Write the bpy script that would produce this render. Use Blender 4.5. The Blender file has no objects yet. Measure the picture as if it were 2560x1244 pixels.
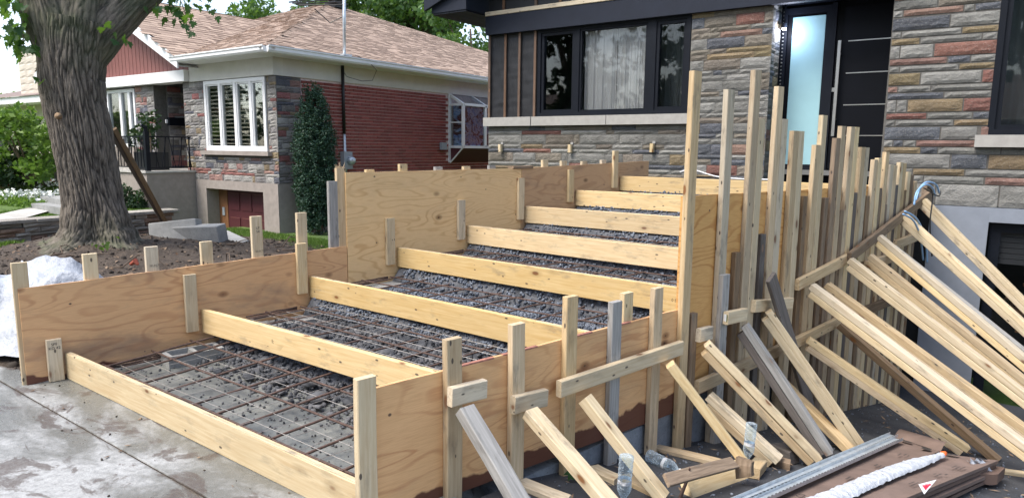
import bpy, math, random
import numpy as np
from mathutils import Vector, Matrix, noise

# ------------------------------------------------------------------ camera, sky, sun, exposure
SC = bpy.context.scene
COL = SC.collection
cam = bpy.data.objects.new('camera', bpy.data.cameras.new('camera'))
COL.objects.link(cam)
RV, UV, FV = Vector((0.8183, 0.5747, 0.0098)), Vector((-0.0920, 0.1141, 0.9892)), Vector((-0.5674, 0.8103, -0.1463))
cam.matrix_world = Matrix(((RV.x, UV.x, -FV.x, 0), (RV.y, UV.y, -FV.y, 0), (RV.z, UV.z, -FV.z, 1.6), (0, 0, 0, 1)))
cam.data.sensor_width = 36
cam.data.lens = 36 * 1700 / 2560
cam.data.clip_start = 0.05
cam.data.clip_end = 1200
SC.camera = cam
W = bpy.data.worlds.new('World'); SC.world = W; W.use_nodes = True
wn, wl = W.node_tree.nodes, W.node_tree.links
wn.clear()
SUN_EL, SUN_AZ = math.radians(56), math.radians(205)     # azimuth clockwise from +Y
sky = wn.new('ShaderNodeTexSky'); sky.sky_type = 'NISHITA'; sky.sun_disc = False
sky.sun_elevation = SUN_EL; sky.sun_rotation = SUN_AZ
sky.air_density = 1.0; sky.dust_density = 2.0; sky.ozone_density = 1.0
hs = wn.new('ShaderNodeHueSaturation'); hs.inputs['Value'].default_value = 1.0; hs.inputs['Saturation'].default_value = 0.72
bg = wn.new('ShaderNodeBackground'); bg.inputs['Strength'].default_value = 0.15
wo = wn.new('ShaderNodeOutputWorld')
wl.new(sky.outputs[0], hs.inputs['Color']); wl.new(hs.outputs[0], bg.inputs[0]); wl.new(bg.outputs[0], wo.inputs[0])
sun = bpy.data.objects.new('sun', bpy.data.lights.new('sun', 'SUN')); COL.objects.link(sun)
sun.data.energy = 2.0; sun.data.angle = math.radians(26); sun.data.color = (1.0, 0.93, 0.83)
_sd = Vector((math.sin(SUN_AZ) * math.cos(SUN_EL), math.cos(SUN_AZ) * math.cos(SUN_EL), math.sin(SUN_EL)))
sun.rotation_euler = _sd.to_track_quat('Z', 'Y').to_euler()
sun.location = (0, -6, 12)
SC.view_settings.view_transform = 'Standard'
SC.view_settings.look = 'None'
SC.view_settings.exposure = 1.25
SC.view_settings.gamma = 1.0
SC.view_settings.use_curve_mapping = False
SC.render.engine = 'CYCLES'
SC.cycles.max_bounces = 6
SC.cycles.transparent_max_bounces = 12

# ------------------------------------------------------------------ material helpers
rnd = random.Random(7)
class NT:
    def __init__(s, name):
        s.m = bpy.data.materials.new(name); s.m.use_nodes = True
        s.t = s.m.node_tree; s.n = s.t.nodes; s.l = s.t.links
        s.b = s.n['Principled BSDF']; s.b.inputs['Roughness'].default_value = 0.8
        s.tc = s.n.new('ShaderNodeTexCoord'); s.oi = s.n.new('ShaderNodeObjectInfo')
    def put(s, sock, v):
        if v is None: return
        if isinstance(v, bpy.types.NodeSocket): s.l.new(v, sock)
        elif isinstance(v, (tuple, list)) and sock.type == 'RGBA' and len(v) == 3: sock.default_value = (*v, 1)
        else: sock.default_value = v
    def add(s, typ, out=0, **kw):
        nd = s.n.new(typ)
        for k, v in kw.items():
            if k.startswith('_'): setattr(nd, k[1:], v)
        for k, v in kw.items():
            if not k.startswith('_'):
                s.put(nd.inputs[int(k[1:])] if k[0] == 'i' and k[1:].isdigit() else nd.inputs[k.replace('0', ' ')], v)
        return nd.outputs[out]
    def math(s, op, a, b=0.0, clamp=False):
        return s.add('ShaderNodeMath', _operation=op, _use_clamp=clamp, i0=a, i1=b)
    def mapr(s, v, a, b, c=0.0, d=1.0):
        return s.add('ShaderNodeMapRange', i0=v, i1=a, i2=b, i3=c, i4=d)
    def mix(s, f, a, b, mode='MIX'):
        nd = s.n.new('ShaderNodeMix'); nd.data_type = 'RGBA'; nd.blend_type = mode
        s.put(nd.inputs[0], f); s.put(nd.inputs[6], a); s.put(nd.inputs[7], b)
        return nd.outputs[2]
    def coords(s, scale=(1, 1, 1), kind='Object', rand=True):
        off = None
        if rand:
            v = s.add('ShaderNodeVectorMath', _operation='SCALE', i0=(37.0, 19.0, 53.0))
            s.put(v.node.inputs['Scale'], s.oi.node.outputs['Random'] if False else s.oi.outputs['Random'])
            v = s.add('ShaderNodeVectorMath', _operation='ADD', i0=s.tc.outputs[kind], i1=v)
        else: v = s.tc.outputs[kind]
        return s.add('ShaderNodeMapping', i0=v, i3=scale)
    def noise(s, vec, scale=5.0, detail=4.0, rough=0.55, dist=0.0):
        return s.add('ShaderNodeTexNoise', i0=vec, i2=scale, i3=detail, i4=rough, Distortion=dist)
    def bump(s, h, strength=0.3, dist=0.01, nrm=None):
        nd = s.n.new('ShaderNodeBump'); s.put(nd.inputs['Height'], h)
        nd.inputs['Strength'].default_value = strength; nd.inputs['Distance'].default_value = dist
        if nrm is not None: s.l.new(nrm, nd.inputs['Normal'])
        return nd.outputs[0]
    def done(s, col=None, rough=None, nrm=None, **kw):
        s.put(s.b.inputs['Base Color'], col); s.put(s.b.inputs['Roughness'], rough)
        if nrm is not None: s.l.new(nrm, s.b.inputs['Normal'])
        for k, v in kw.items(): s.put(s.b.inputs[k.replace('0', ' ')], v)
        return s.m

def m_lumber(name, light, dark, grey=0.0, knot=(0.20, 0.09, 0.035), dirt=0.25):
    s = NT(name)
    v = s.coords((1.0, 1.0, 1.0))
    g = s.noise(s.add('ShaderNodeMapping', i0=v, i3=(1.3, 22, 22)), 3.0, 4, 0.6, 0.6)
    big = s.noise(s.add('ShaderNodeMapping', i0=v, i3=(0.9, 5, 5)), 1.6, 3, 0.5)
    col = s.mix(s.mapr(g, 0.36, 0.66), light, dark)
    col = s.mix(s.mapr(big, 0.45, 0.75, 0, 0.5), col, tuple(c * 0.8 for c in light))
    # sparse knots with a darker halo
    kv = s.add('ShaderNodeMapping', i0=v, i3=(4.2, 9, 9))
    k = s.n.new('ShaderNodeTexVoronoi'); s.put(k.inputs['Vector'], kv); s.put(k.inputs['Scale'], 1.0)
    kr = s.add('ShaderNodeSeparateColor', i0=k.outputs['Color'])
    kk = s.math('MULTIPLY', s.mapr(k.outputs['Distance'], 0.10, 0.16, 1, 0), s.math('GREATER_THAN', kr, 0.62))
    halo = s.math('MULTIPLY', s.mapr(k.outputs['Distance'], 0.14, 0.34, 0.45, 0), s.math('GREATER_THAN', kr, 0.62))
    col = s.mix(halo, col, tuple(c * 0.55 for c in dark)); col = s.mix(kk, col, knot)
    # nail holes and dirty smears
    n2 = s.n.new('ShaderNodeTexVoronoi'); s.put(n2.inputs['Vector'], s.add('ShaderNodeMapping', i0=v, i3=(9, 20, 20))); s.put(n2.inputs['Scale'], 1.0)
    r2 = s.add('ShaderNodeSeparateColor', i0=n2.outputs['Color'])
    dot = s.math('MULTIPLY', s.mapr(n2.outputs['Distance'], 0.11, 0.15, 0.9, 0), s.math('GREATER_THAN', r2, 0.66))
    col = s.mix(dot, col, (0.05, 0.035, 0.03))
    d = s.noise(s.add('ShaderNodeMapping', i0=v, i3=(2.0, 6, 6)), 2.2, 5, 0.65)
    col = s.mix(s.mapr(d, 0.56, 0.68, 0, dirt * 1.15), col, (0.13, 0.115, 0.10))
    hv = s.n.new('ShaderNodeHueSaturation'); s.put(hv.inputs['Color'], col)
    s.put(hv.inputs['Value'], s.mapr(s.oi.outputs['Random'], 0, 1, 0.82, 1.12))
    s.put(hv.inputs['Saturation'], s.mapr(s.math('FRACT', s.math('MULTIPLY', s.oi.outputs['Random'], 7.3)), 0, 1, 0.84 - grey * 0.3, 1.10 - grey * 0.3))
    nb = s.bump(g, 0.25, 0.004)
    return s.done(hv.outputs[0], s.mapr(big, 0.3, 0.7, 0.62, 0.85), nb)

def m_ply(name, light, dark, band=26.0, stain=None, dirt=0.4, zs=1.0):
    s = NT(name)
    v = s.coords((0.50, 1.0, 2.3 * zs))
    n = s.noise(v, 1.9, 2.0, 0.40, 0.30)
    fine = s.noise(s.add('ShaderNodeMapping', i0=v, i3=(4, 10, 18)), 6, 4, 0.6)
    ph = s.math('ADD', s.math('MULTIPLY', n, band * 4.4), s.math('MULTIPLY', fine, 1.4))
    w = s.math('SINE', ph)
    msk = s.mapr(s.noise(v, 2.3, 2, 0.5), 0.35, 0.62, 0.25, 1.0)
    ln = s.math('MULTIPLY', s.mapr(w, 0.45, 1.0), msk)
    col = s.mix(s.math('MULTIPLY', ln, 0.62), light, dark)
    col = s.mix(s.mapr(fine, 0.4, 0.7, 0, 0.35), col, dark)
    k = s.n.new('ShaderNodeTexVoronoi'); s.put(k.inputs['Vector'], s.coords((3.6, 2, 6.0))); s.put(k.inputs['Scale'], 1.0)
    kr = s.add('ShaderNodeSeparateColor', i0=k.outputs['Color'])
    kg = s.math('GREATER_THAN', kr, 0.6)
    col = s.mix(s.math('MULTIPLY', s.mapr(k.outputs['Distance'], 0.09, 0.19, 0.8, 0), kg), col, tuple(c * 0.55 for c in dark))
    col = s.mix(s.math('MULTIPLY', s.mapr(k.outputs['Distance'], 0.035, 0.06, 1, 0), kg), col, (0.10, 0.045, 0.02))
    n2 = s.n.new('ShaderNodeTexVoronoi'); s.put(n2.inputs['Vector'], s.coords((9, 2, 11))); s.put(n2.inputs['Scale'], 1.0)
    r2 = s.add('ShaderNodeSeparateColor', i0=n2.outputs['Color'])
    col = s.mix(s.math('MULTIPLY', s.mapr(n2.outputs['Distance'], 0.07, 0.1, 0.9, 0), s.math('GREATER_THAN', r2, 0.8)), col, (0.07, 0.04, 0.03))
    dn = s.noise(s.coords((1.0, 1, 2.6)), 1.4, 5, 0.62)
    col = s.mix(s.mapr(dn, 0.52, 0.72, 0, dirt), col, (0.12, 0.10, 0.10))
    if stain:
        z = s.add('ShaderNodeSeparateXYZ', i0=s.tc.outputs['Object'], out=2)
        sn = s.noise(s.coords((1, 1, 1)), 2.6, 4, 0.6)
        e = s.math('ADD', z, s.math('MULTIPLY', s.math('SUBTRACT', sn, 0.5), -0.22))
        col = s.mix(s.mapr(e, stain, stain + 0.012, 0.93, 0), col, (0.075, 0.014, 0.010))
    hv = s.n.new('ShaderNodeHueSaturation'); s.put(hv.inputs['Color'], col)
    s.put(hv.inputs['Value'], s.mapr(s.oi.outputs['Random'], 0, 1, 0.92, 1.06))
    return s.done(hv.outputs[0], 0.62, s.bump(ln, 0.12, 0.002))

def m_plain(name, col, rough=0.7, var=0.12, scale=6.0, bump=0.15, bd=0.004, metal=0.0, rand=0.0, spec=0.5):
    s = NT(name)
    n = s.noise(s.coords(), scale, 5, 0.6)
    c = s.mix(s.mapr(n, 0.3, 0.7), tuple(x * (1 - var) for x in col), tuple(min(1, x * (1 + var)) for x in col))
    if rand:
        hv = s.n.new('ShaderNodeHueSaturation'); s.put(hv.inputs['Color'], c)
        s.put(hv.inputs['Value'], s.mapr(s.oi.outputs['Random'], 0, 1, 1 - rand, 1 + rand)); c = hv.outputs[0]
    s.b.inputs['Metallic'].default_value = metal
    s.b.inputs['Specular IOR Level'].default_value = spec
    return s.done(c, rough, s.bump(n, bump, bd) if bump else None)

def m_stone(name, col):
    s = NT(name)
    v = s.coords()
    a = s.noise(v, 24, 6, 0.72); b = s.noise(v, 5, 3, 0.5); f = s.noise(v, 70, 3, 0.6)
    c = s.mix(s.mapr(b, 0.3, 0.7), tuple(x * 0.78 for x in col), tuple(min(1, x * 1.2) for x in col))
    c = s.mix(s.mapr(a, 0.55, 0.75, 0, 0.35), c, tuple(x * 0.55 for x in col))
    c = s.mix(s.mapr(f, 0.55, 0.7, 0, 0.3), c, (0.42, 0.40, 0.36))
    hv = s.n.new('ShaderNodeHueSaturation'); s.put(hv.inputs['Color'], c)
    s.put(hv.inputs['Value'], s.mapr(s.oi.outputs['Random'], 0, 1, 0.82, 1.15))
    s.put(hv.inputs['Hue'], s.mapr(s.math('FRACT', s.math('MULTIPLY', s.oi.outputs['Random'], 5.7)), 0, 1, 0.49, 0.51))
    h = s.math('ADD', a, s.math('MULTIPLY', f, 0.25))
    return s.done(hv.outputs[0], 0.88, s.bump(h, 1.0, 0.024))

def m_leaf(name, c1, c2, trans=0.35):
    s = NT(name)
    at = s.n.new('ShaderNodeAttribute'); at.attribute_name = 'rnd'
    c = s.mix(at.outputs['Fac'], c1, c2)
    s.done(c, 0.55)
    s.b.inputs['Specular IOR Level'].default_value = 0.35
    tr = s.n.new('ShaderNodeBsdfTranslucent'); s.put(tr.inputs[0], s.mix(0.6, c, (0.20, 0.36, 0.04)))
    mx = s.n.new('ShaderNodeMixShader'); mx.inputs[0].default_value = trans
    s.l.new(s.b.outputs[0], mx.inputs[1]); s.l.new(tr.outputs[0], mx.inputs[2])
    s.l.new(mx.outputs[0], s.n['Material Output'].inputs[0])
    return s.m

def m_attr(name, c1, c2, rough=0.85, sc=30.0, bump=0.3):
    s = NT(name)
    at = s.n.new('ShaderNodeAttribute'); at.attribute_name = 'rnd'
    n = s.noise(s.tc.outputs['Object'], sc, 4, 0.6)
    c = s.mix(at.outputs['Fac'], c1, c2)
    c = s.mix(s.mapr(n, 0.3, 0.75, 0, 0.5), c, tuple(x * 0.55 for x in c1))
    return s.done(c, rough, s.bump(n, bump, 0.004))

def m_wet():
    s = NT('wet_concrete')
    v = s.add('ShaderNodeMapping', i0=s.tc.outputs['Object'], i3=(1, 1, 1))
    pud = s.noise(s.add('ShaderNodeMapping', i0=v, i3=(0.8, 1.6, 1)), 0.9, 6, 0.6, 0.5)
    mud = s.noise(s.add('ShaderNodeMapping', i0=v, i3=(1.2, 2.2, 1), i1=(4, 2, 0)), 2.1, 7, 0.66, 0.7)
    f = s.noise(v, 30, 6, 0.7); f2 = s.noise(v, 110, 3, 0.7)
    c = s.mix(s.mapr(f, 0.3, 0.7), (0.15, 0.155, 0.15), (0.25, 0.255, 0.25))
    c = s.mix(s.mapr(f2, 0.58, 0.68, 0, 0.45), c, (0.09, 0.09, 0.085))
    dry = s.mapr(pud, 0.46, 0.56)
    c = s.mix(dry, s.mix(0.45, c, (0.10, 0.10, 0.085)), s.mix(s.mapr(f, 0.35, 0.65, 0.25, 0.75), c, (0.46, 0.47, 0.48)))
    mm = s.math('MULTIPLY', s.mapr(mud, 0.540, 0.585, 0, 0.88), s.mapr(f, 0.35, 0.55, 0.55, 1))
    c = s.mix(mm, c, (0.085, 0.068, 0.060))
    r = s.mapr(pud, 0.40, 0.57, 0.14, 0.62)
    r = s.math('ADD', r, s.math('MULTIPLY', f, 0.12))
    h = s.math('ADD', s.math('MULTIPLY', f, 0.6), s.math('MULTIPLY', f2, 0.4))
    return s.done(c, r, s.bump(h, 0.7, 0.010))

def m_ground(name, c1, c2, c3=None, sc=5.0, rough=0.92, bump=0.8, bd=0.02, fine=60):
    s = NT(name)
    v = s.tc.outputs['Object']
    a = s.noise(v, sc, 7, 0.68); b = s.noise(v, fine, 4, 0.7)
    c = s.mix(s.mapr(a, 0.35, 0.65), c1, c2)
    if c3: c = s.mix(s.mapr(b, 0.55, 0.68, 0, 0.7), c, c3)
    return s.done(c, rough, s.bump(s.math('ADD', a, s.math('MULTIPLY', b, 0.35)), bump, bd))

def m_bark():
    s = NT('bark')
    at = s.n.new('ShaderNodeAttribute'); at.attribute_name = 'rnd'
    v = s.add('ShaderNodeMapping', i0=s.tc.outputs['Object'], i3=(14, 14, 3.2))
    n = s.noise(v, 2.2, 6, 0.65, 0.8); b = s.noise(s.tc.outputs['Object'], 1.5, 4, 0.6); f = s.noise(s.tc.outputs['Object'], 60, 4, 0.7)
    c = s.mix(at.outputs['Fac'], (0.026, 0.022, 0.018), (0.20, 0.172, 0.142))
    c = s.mix(s.mapr(n, 0.45, 0.62, 0, 0.35), c, (0.062, 0.05, 0.042))
    c = s.mix(s.mapr(f, 0.55, 0.75, 0, 0.5), c, (0.26, 0.245, 0.21))
    z = s.add('ShaderNodeSeparateXYZ', i0=s.tc.outputs['Object'], out=2)
    low = s.math('ADD', s.mapr(z, 0.0, 0.75, 0.55, 0), s.mapr(z, 1.9, 2.9, 0, 0.35))
    moss = s.math('MULTIPLY', s.mapr(b, 0.38, 0.60), low)
    c = s.mix(s.math('MULTIPLY', moss, 1.3, True), c, (0.055, 0.085, 0.03))
    return s.done(c, 0.92, s.bump(s.math('ADD', n, s.math('MULTIPLY', f, 0.4)), 0.9, 0.012))

def m_glass(name, tint=(0.02, 0.025, 0.03), rough=0.02):
    s = NT(name)
    s.b.inputs['Metallic'].default_value = 0; s.b.inputs['IOR'].default_value = 1.5
    fr = s.n.new('ShaderNodeFresnel'); fr.inputs['IOR'].default_value = 1.55
    gl = s.n.new('ShaderNodeBsdfGlossy'); gl.inputs['Roughness'].default_value = rough
    tb = s.n.new('ShaderNodeBsdfTransparent'); tb.inputs[0].default_value = (0.90, 0.93, 0.93, 1)
    mx = s.n.new('ShaderNodeMixShader')
    s.l.new(s.math('ADD', s.math('MULTIPLY', fr.outputs[0], 0.6), 0.005, True), mx.inputs[0]); s.l.new(tb.outputs[0], mx.inputs[1]); s.l.new(gl.outputs[0], mx.inputs[2])
    s.l.new(mx.outputs[0], s.n['Material Output'].inputs[0])
    return s.m

M = {}
M['fresh'] = m_lumber('fresh_lumber', (0.66, 0.54, 0.34), (0.55, 0.41, 0.23), dirt=0.22)
M['riser'] = m_lumber('yellow_lumber', (0.66, 0.50, 0.27), (0.56, 0.39, 0.18), dirt=0.34)
M['stud'] = m_lumber('stud_lumber', (0.56, 0.44, 0.28), (0.42, 0.30, 0.17), dirt=0.4)
M['pale'] = m_lumber('pale_lumber', (0.60, 0.51, 0.36), (0.46, 0.36, 0.23), grey=0.2, dirt=0.5)
M['grey'] = m_lumber('weathered_lumber', (0.36, 0.35, 0.33), (0.22, 0.21, 0.20), grey=1.6, dirt=0.6)
M['brown'] = m_lumber('brown_lumber', (0.27, 0.19, 0.12), (0.15, 0.10, 0.06), dirt=0.5)
M['dark'] = m_lumber('dark_old_lumber', (0.15, 0.125, 0.11), (0.08, 0.062, 0.055), grey=1.0, dirt=0.6)
M['plyL'] = m_ply('orange_plywood', (0.72, 0.44, 0.225), (0.46, 0.22, 0.10), 17, stain=0.04, dirt=0.5)
M['plyR'] = m_ply('warm_plywood', (0.74, 0.45, 0.22), (0.46, 0.20, 0.08), 18, stain=0.035, dirt=0.25)
M['plyY'] = m_ply('yellow_plywood', (0.80, 0.56, 0.29), (0.56, 0.32, 0.13), 26, dirt=0.15)
M['plyB'] = m_ply('brown_plywood', (0.56, 0.36, 0.20), (0.36, 0.20, 0.10), 14, dirt=0.4)
M['plyT'] = m_ply('golden_plywood', (0.68, 0.39, 0.14), (0.40, 0.15, 0.03), 18, stain=0.03, dirt=0.08, zs=0.8)
STC = [(0.158, 0.157, 0.147), (0.208, 0.206, 0.194), (0.080, 0.087, 0.103), (0.165, 0.075, 0.062), (0.175, 0.135, 0.078), (0.192, 0.118, 0.095), (0.150, 0.132, 0.108)]
ST = [m_stone('ashlar_' + n, c) for n, c in zip(['grey', 'light', 'blue', 'red', 'ochre', 'pink', 'taupe'], STC)]
NTC = [(0.21, 0.20, 0.20), (0.31, 0.30, 0.285), (0.095, 0.10, 0.125), (0.24, 0.10, 0.09), (0.24, 0.19, 0.115), (0.28, 0.165, 0.145), (0.16, 0.15, 0.14)]
NS = [m_stone('neighbour_' + n, c) for n, c in zip(['grey', 'light', 'blue', 'red', 'ochre', 'pink', 'taupe'], NTC)]
M['mortar'] = m_plain('mortar', (0.105, 0.10, 0.092), 0.95, 0.2, 20)
M['pinkmortar'] = m_plain('brick_mortar', (0.62, 0.50, 0.48), 0.95, 0.2, 20)
M['brick'] = m_plain('red_brick', (0.225, 0.058, 0.048), 0.85, 0.25, 25, 0.3, rand=0.22)
M['stucco'] = m_plain('beige_stucco', (0.30, 0.265, 0.24), 0.95, 0.12, 9, 0.5)
M['bluestucco'] = m_plain('blue_grey_stucco', (0.21, 0.235, 0.28), 0.9, 0.08, 7, 0.35)
M['white'] = m_plain('white_paint', (0.78, 0.79, 0.80), 0.5, 0.04, 4, 0.03)
M['cream'] = m_plain('cream_boards', (0.60, 0.59, 0.55), 0.7, 0.06, 4, 0.05)
M['maroon'] = m_plain('maroon_siding', (0.20, 0.075, 0.066), 0.6, 0.1, 6, 0.05)
M['garage'] = m_plain('maroon_door_paint', (0.085, 0.022, 0.028), 0.5, 0.08, 6, 0.03)
M['black'] = m_plain('black_trim', (0.005, 0.007, 0.012), 0.5, 0.15, 6, 0.05, spec=0.2)
M['blackwood'] = m_plain('black_door', (0.003, 0.004, 0.007), 0.5, 0.1, 6, 0.02, spec=0.15)
M['fascia'] = m_plain('dark_fascia', (0.009, 0.013, 0.025), 0.6, 0.12, 6, 0.05, spec=0.3)
M['paper'] = m_plain('building_paper', (0.010, 0.011, 0.014), 0.55, 0.3, 5, 0.3, 0.006)
M['batten'] = m_lumber('old_batten', (0.16, 0.095, 0.06), (0.09, 0.05, 0.03), dirt=0.4)
M['sill'] = m_plain('cast_sill', (0.33, 0.32, 0.30), 0.9, 0.1, 12, 0.3)
M['frost'] = m_plain('frosted_glass', (0.33, 0.55, 0.60), 0.25, 0.1, 1.2, 0)
M['steel'] = m_plain('brushed_steel', (0.48, 0.48, 0.46), 0.35, 0.05, 20, 0, metal=0.9)
M['galv'] = m_plain('galvanised_steel', (0.55, 0.61, 0.66), 0.3, 0.2, 14, 0.05, metal=0.45)
M['rust'] = m_plain('rusty_steel', (0.085, 0.052, 0.042), 0.8, 0.4, 40, 0.5, 0.002)
M['wire'] = m_plain('bright_wire', (0.36, 0.34, 0.32), 0.45, 0.2, 30, 0, metal=0.6)
M['gravel'] = m_attr('crushed_stone', (0.065, 0.08, 0.112), (0.26, 0.295, 0.35), 0.8)
M['rubble'] = m_attr('rubble', (0.045, 0.05, 0.06), (0.20, 0.20, 0.21), 0.9)
M['gbase'] = m_ground('stone_dust', (0.05, 0.055, 0.065), (0.12, 0.125, 0.14), None, 14)
M['slab'] = m_ground('old_slab', (0.075, 0.085, 0.09), (0.21, 0.215, 0.20), (0.06, 0.06, 0.055), 3.2, 0.45, 0.6, 0.008)
M['cmu'] = m_ground('concrete_block', (0.23, 0.235, 0.235), (0.33, 0.335, 0.33), (0.16, 0.16, 0.16), 5, 0.9, 0.4, 0.005)
M['footing'] = m_ground('stained_footing', (0.12, 0.14, 0.17), (0.30, 0.33, 0.37), (0.10, 0.11, 0.12), 2.2, 0.9, 0.4, 0.006)
M['wet'] = m_wet()
M['asphalt'] = m_ground('asphalt', (0.022, 0.025, 0.032), (0.052, 0.056, 0.066), (0.095, 0.10, 0.11), 2.2, 0.85, 0.6, 0.008, 140)
M['soil'] = m_ground('soil', (0.032, 0.024, 0.019), (0.092, 0.070, 0.054), (0.15, 0.12, 0.095), 5.5, 0.95, 1.0, 0.05, 38)
M['turf'] = m_ground('turf', (0.045, 0.085, 0.018), (0.10, 0.17, 0.035), (0.13, 0.16, 0.05), 1.5, 0.95, 0.8, 0.03, 55)
M['far'] = m_ground('far_ground', (0.08, 0.10, 0.04), (0.14, 0.15, 0.07), None, 0.2)
M['bark'] = m_bark()
M['twig'] = m_plain('twig', (0.13, 0.095, 0.07), 0.9, 0.3, 20, 0.4)
M['maple'] = m_leaf('maple_leaf', (0.012, 0.055, 0.020), (0.075, 0.17, 0.018), 0.4)
M['leafA'] = m_leaf('foliage_mid', (0.025, 0.07, 0.022), (0.10, 0.18, 0.045))
M['leafB'] = m_leaf('foliage_blue', (0.03, 0.07, 0.06), (0.11, 0.19, 0.15), 0.15)
M['leafC'] = m_leaf('foliage_bright', (0.055, 0.125, 0.018), (0.20, 0.32, 0.06))
M['leafD'] = m_leaf('foliage_dark', (0.012, 0.035, 0.014), (0.035, 0.075, 0.03), 0.1)
M['juniper'] = m_leaf('juniper', (0.008, 0.032, 0.022), (0.05, 0.11, 0.072), 0.08)
M['grass'] = m_leaf('grass_blades', (0.045, 0.10, 0.015), (0.16, 0.26, 0.05), 0.3)
M['flowerW'] = m_plain('white_petals', (0.75, 0.78, 0.75), 0.7, 0.05, 5, 0)
M['flowerR'] = m_plain('red_petals', (0.55, 0.06, 0.05), 0.7, 0.2, 5, 0)
M['shingle'] = m_attr('asphalt_shingle', (0.22, 0.155, 0.12), (0.50, 0.375, 0.295), 0.95, 60, 0.5)
M['flag'] = m_stone('flagstone', (0.32, 0.30, 0.27))
M['flag2'] = m_stone('flagstone_brown', (0.27, 0.18, 0.13))
M['concrete'] = m_ground('pale_concrete', (0.36, 0.35, 0.33), (0.50, 0.49, 0.46), None, 3)
M['curtain'] = m_plain('curtain', (0.52, 0.48, 0.48), 0.9, 0.05, 3, 0)
M['darkcurtain'] = m_plain('dark_curtain', (0.09, 0.095, 0.10), 0.9, 0.05, 3, 0)
M['wrapper'] = m_plain('reddish_wrapper', (0.30, 0.07, 0.04), 0.6, 0.2, 15, 0.2)
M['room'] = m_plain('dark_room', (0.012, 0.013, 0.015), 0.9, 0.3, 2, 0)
M['blind'] = m_plain('blind_slats', (0.66, 0.58, 0.46), 0.6, 0.05, 5, 0)
M['woodtrim'] = m_plain('interior_wood', (0.24, 0.11, 0.05), 0.6, 0.2, 5, 0)
M['glass'] = m_glass('window_glass')
M['card'] = m_plain('cardboard', (0.165, 0.117, 0.098), 0.85, 0.22, 5, 0.5, 0.012)
M['card2'] = m_plain('dark_cardboard', (0.13, 0.085, 0.068), 0.85, 0.12, 5, 0.2)
M['ink'] = m_plain('black_ink', (0.035, 0.03, 0.03), 0.7, 0, 5, 0)
M['red'] = m_plain('red_print', (0.62, 0.03, 0.07), 0.5, 0, 5, 0)
M['redpaint'] = m_plain('red_chalk', (0.34, 0.15, 0.11), 0.8, 0.4, 30, 0)
M['orange'] = m_plain('orange_cap', (0.85, 0.15, 0.03), 0.4, 0, 5, 0)
M['foam'] = m_plain('white_wrap', (0.50, 0.53, 0.58), 0.7, 0.15, 18, 1.0, 0.03)
M['bag'] = m_plain('white_tarp', (0.36, 0.39, 0.44), 0.5, 0.18, 6, 1.0, 0.05)
M['hose'] = m_plain('blue_hose', (0.24, 0.42, 0.68), 0.4, 0.05, 5, 0)
M['cable'] = m_plain('black_cable', (0.01, 0.01, 0.012), 0.5, 0, 5, 0)
M['bluehouse'] = m_plain('pale_house_wall', (0.55, 0.50, 0.43), 0.9, 0.1, 3, 0.2)
M['farroof'] = m_plain('far_roof', (0.20, 0.15, 0.135), 0.9, 0.15, 8, 0.2)
M['meterbox'] = m_plain('meter_grey', (0.34, 0.38, 0.42), 0.5, 0.05, 5, 0)
M['pot'] = m_plain('dark_pot', (0.012, 0.014, 0.017), 0.5, 0.1, 5, 0)
def _pet():
    s = NT('clear_bottle')
    lw = s.n.new('ShaderNodeLayerWeight'); lw.inputs['Blend'].default_value = 0.35
    n = s.noise(s.tc.outputs['Object'], 70, 3, 0.6)
    gl = s.n.new('ShaderNodeBsdfPrincipled'); gl.inputs['Roughness'].default_value = 0.15; gl.inputs['Base Color'].default_value = (0.72, 0.84, 0.95, 1)
    s.l.new(s.bump(n, 0.9, 0.01), gl.inputs['Normal'])
    tb = s.n.new('ShaderNodeBsdfTransparent'); tb.inputs[0].default_value = (0.80, 0.88, 0.94, 1)
    mx = s.n.new('ShaderNodeMixShader')
    s.l.new(s.math('ADD', s.math('MULTIPLY', lw.outputs['Facing'], 0.6), s.mapr(n, 0.56, 0.66, 0.03, 0.30), True), mx.inputs[0]); s.l.new(tb.outputs[0], mx.inputs[1]); s.l.new(gl.outputs[0], mx.inputs[2])
    s.l.new(mx.outputs[0], s.n['Material Output'].inputs[0])
    return s.m
M['pet'] = _pet()
def _lamp():
    s = NT('lit_lamp'); s.b.inputs['Emission Color'].default_value = (0.85, 0.85, 1, 1); s.b.inputs['Emission Strength'].default_value = 30
    return s.m
M['lamp'] = _lamp()

# ------------------------------------------------------------------ geometry helpers
def mesh(name, V, F, rndattr=None, smooth=False):
    me = bpy.data.meshes.new(name)
    me.from_pydata([tuple(v) for v in V], [], [tuple(f) for f in F])
    if rndattr is not None:
        a = me.attributes.new('rnd', 'FLOAT', 'FACE' if len(rndattr) == len(me.polygons) else 'POINT')
        a.data.foreach_set('value', np.asarray(rndattr, dtype=np.float32))
    if smooth: me.polygons.foreach_set('use_smooth', [True] * len(me.polygons))
    me.update(); return me
def tag(o, label=None, cat=None, group=None, kind=None):
    if label: o['label'] = label
    if cat: o['category'] = cat
    if group: o['group'] = group
    if kind: o['kind'] = kind
    return o
def ob(name, me, mat, parent=None, loc=(0, 0, 0), **kw):
    if me is not None and mat is not None and not me.materials: me.materials.append(mat)
    o = bpy.data.objects.new(name, me); COL.objects.link(o); o.location = loc
    if parent is not None: o.parent = parent
    return tag(o, **kw)
def empty(name, loc, rz=0, **kw):
    o = bpy.data.objects.new(name, None); COL.objects.link(o); o.location = loc; o.rotation_euler[2] = rz
    o.empty_display_size = 0.1
    return tag(o, **kw)
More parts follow.
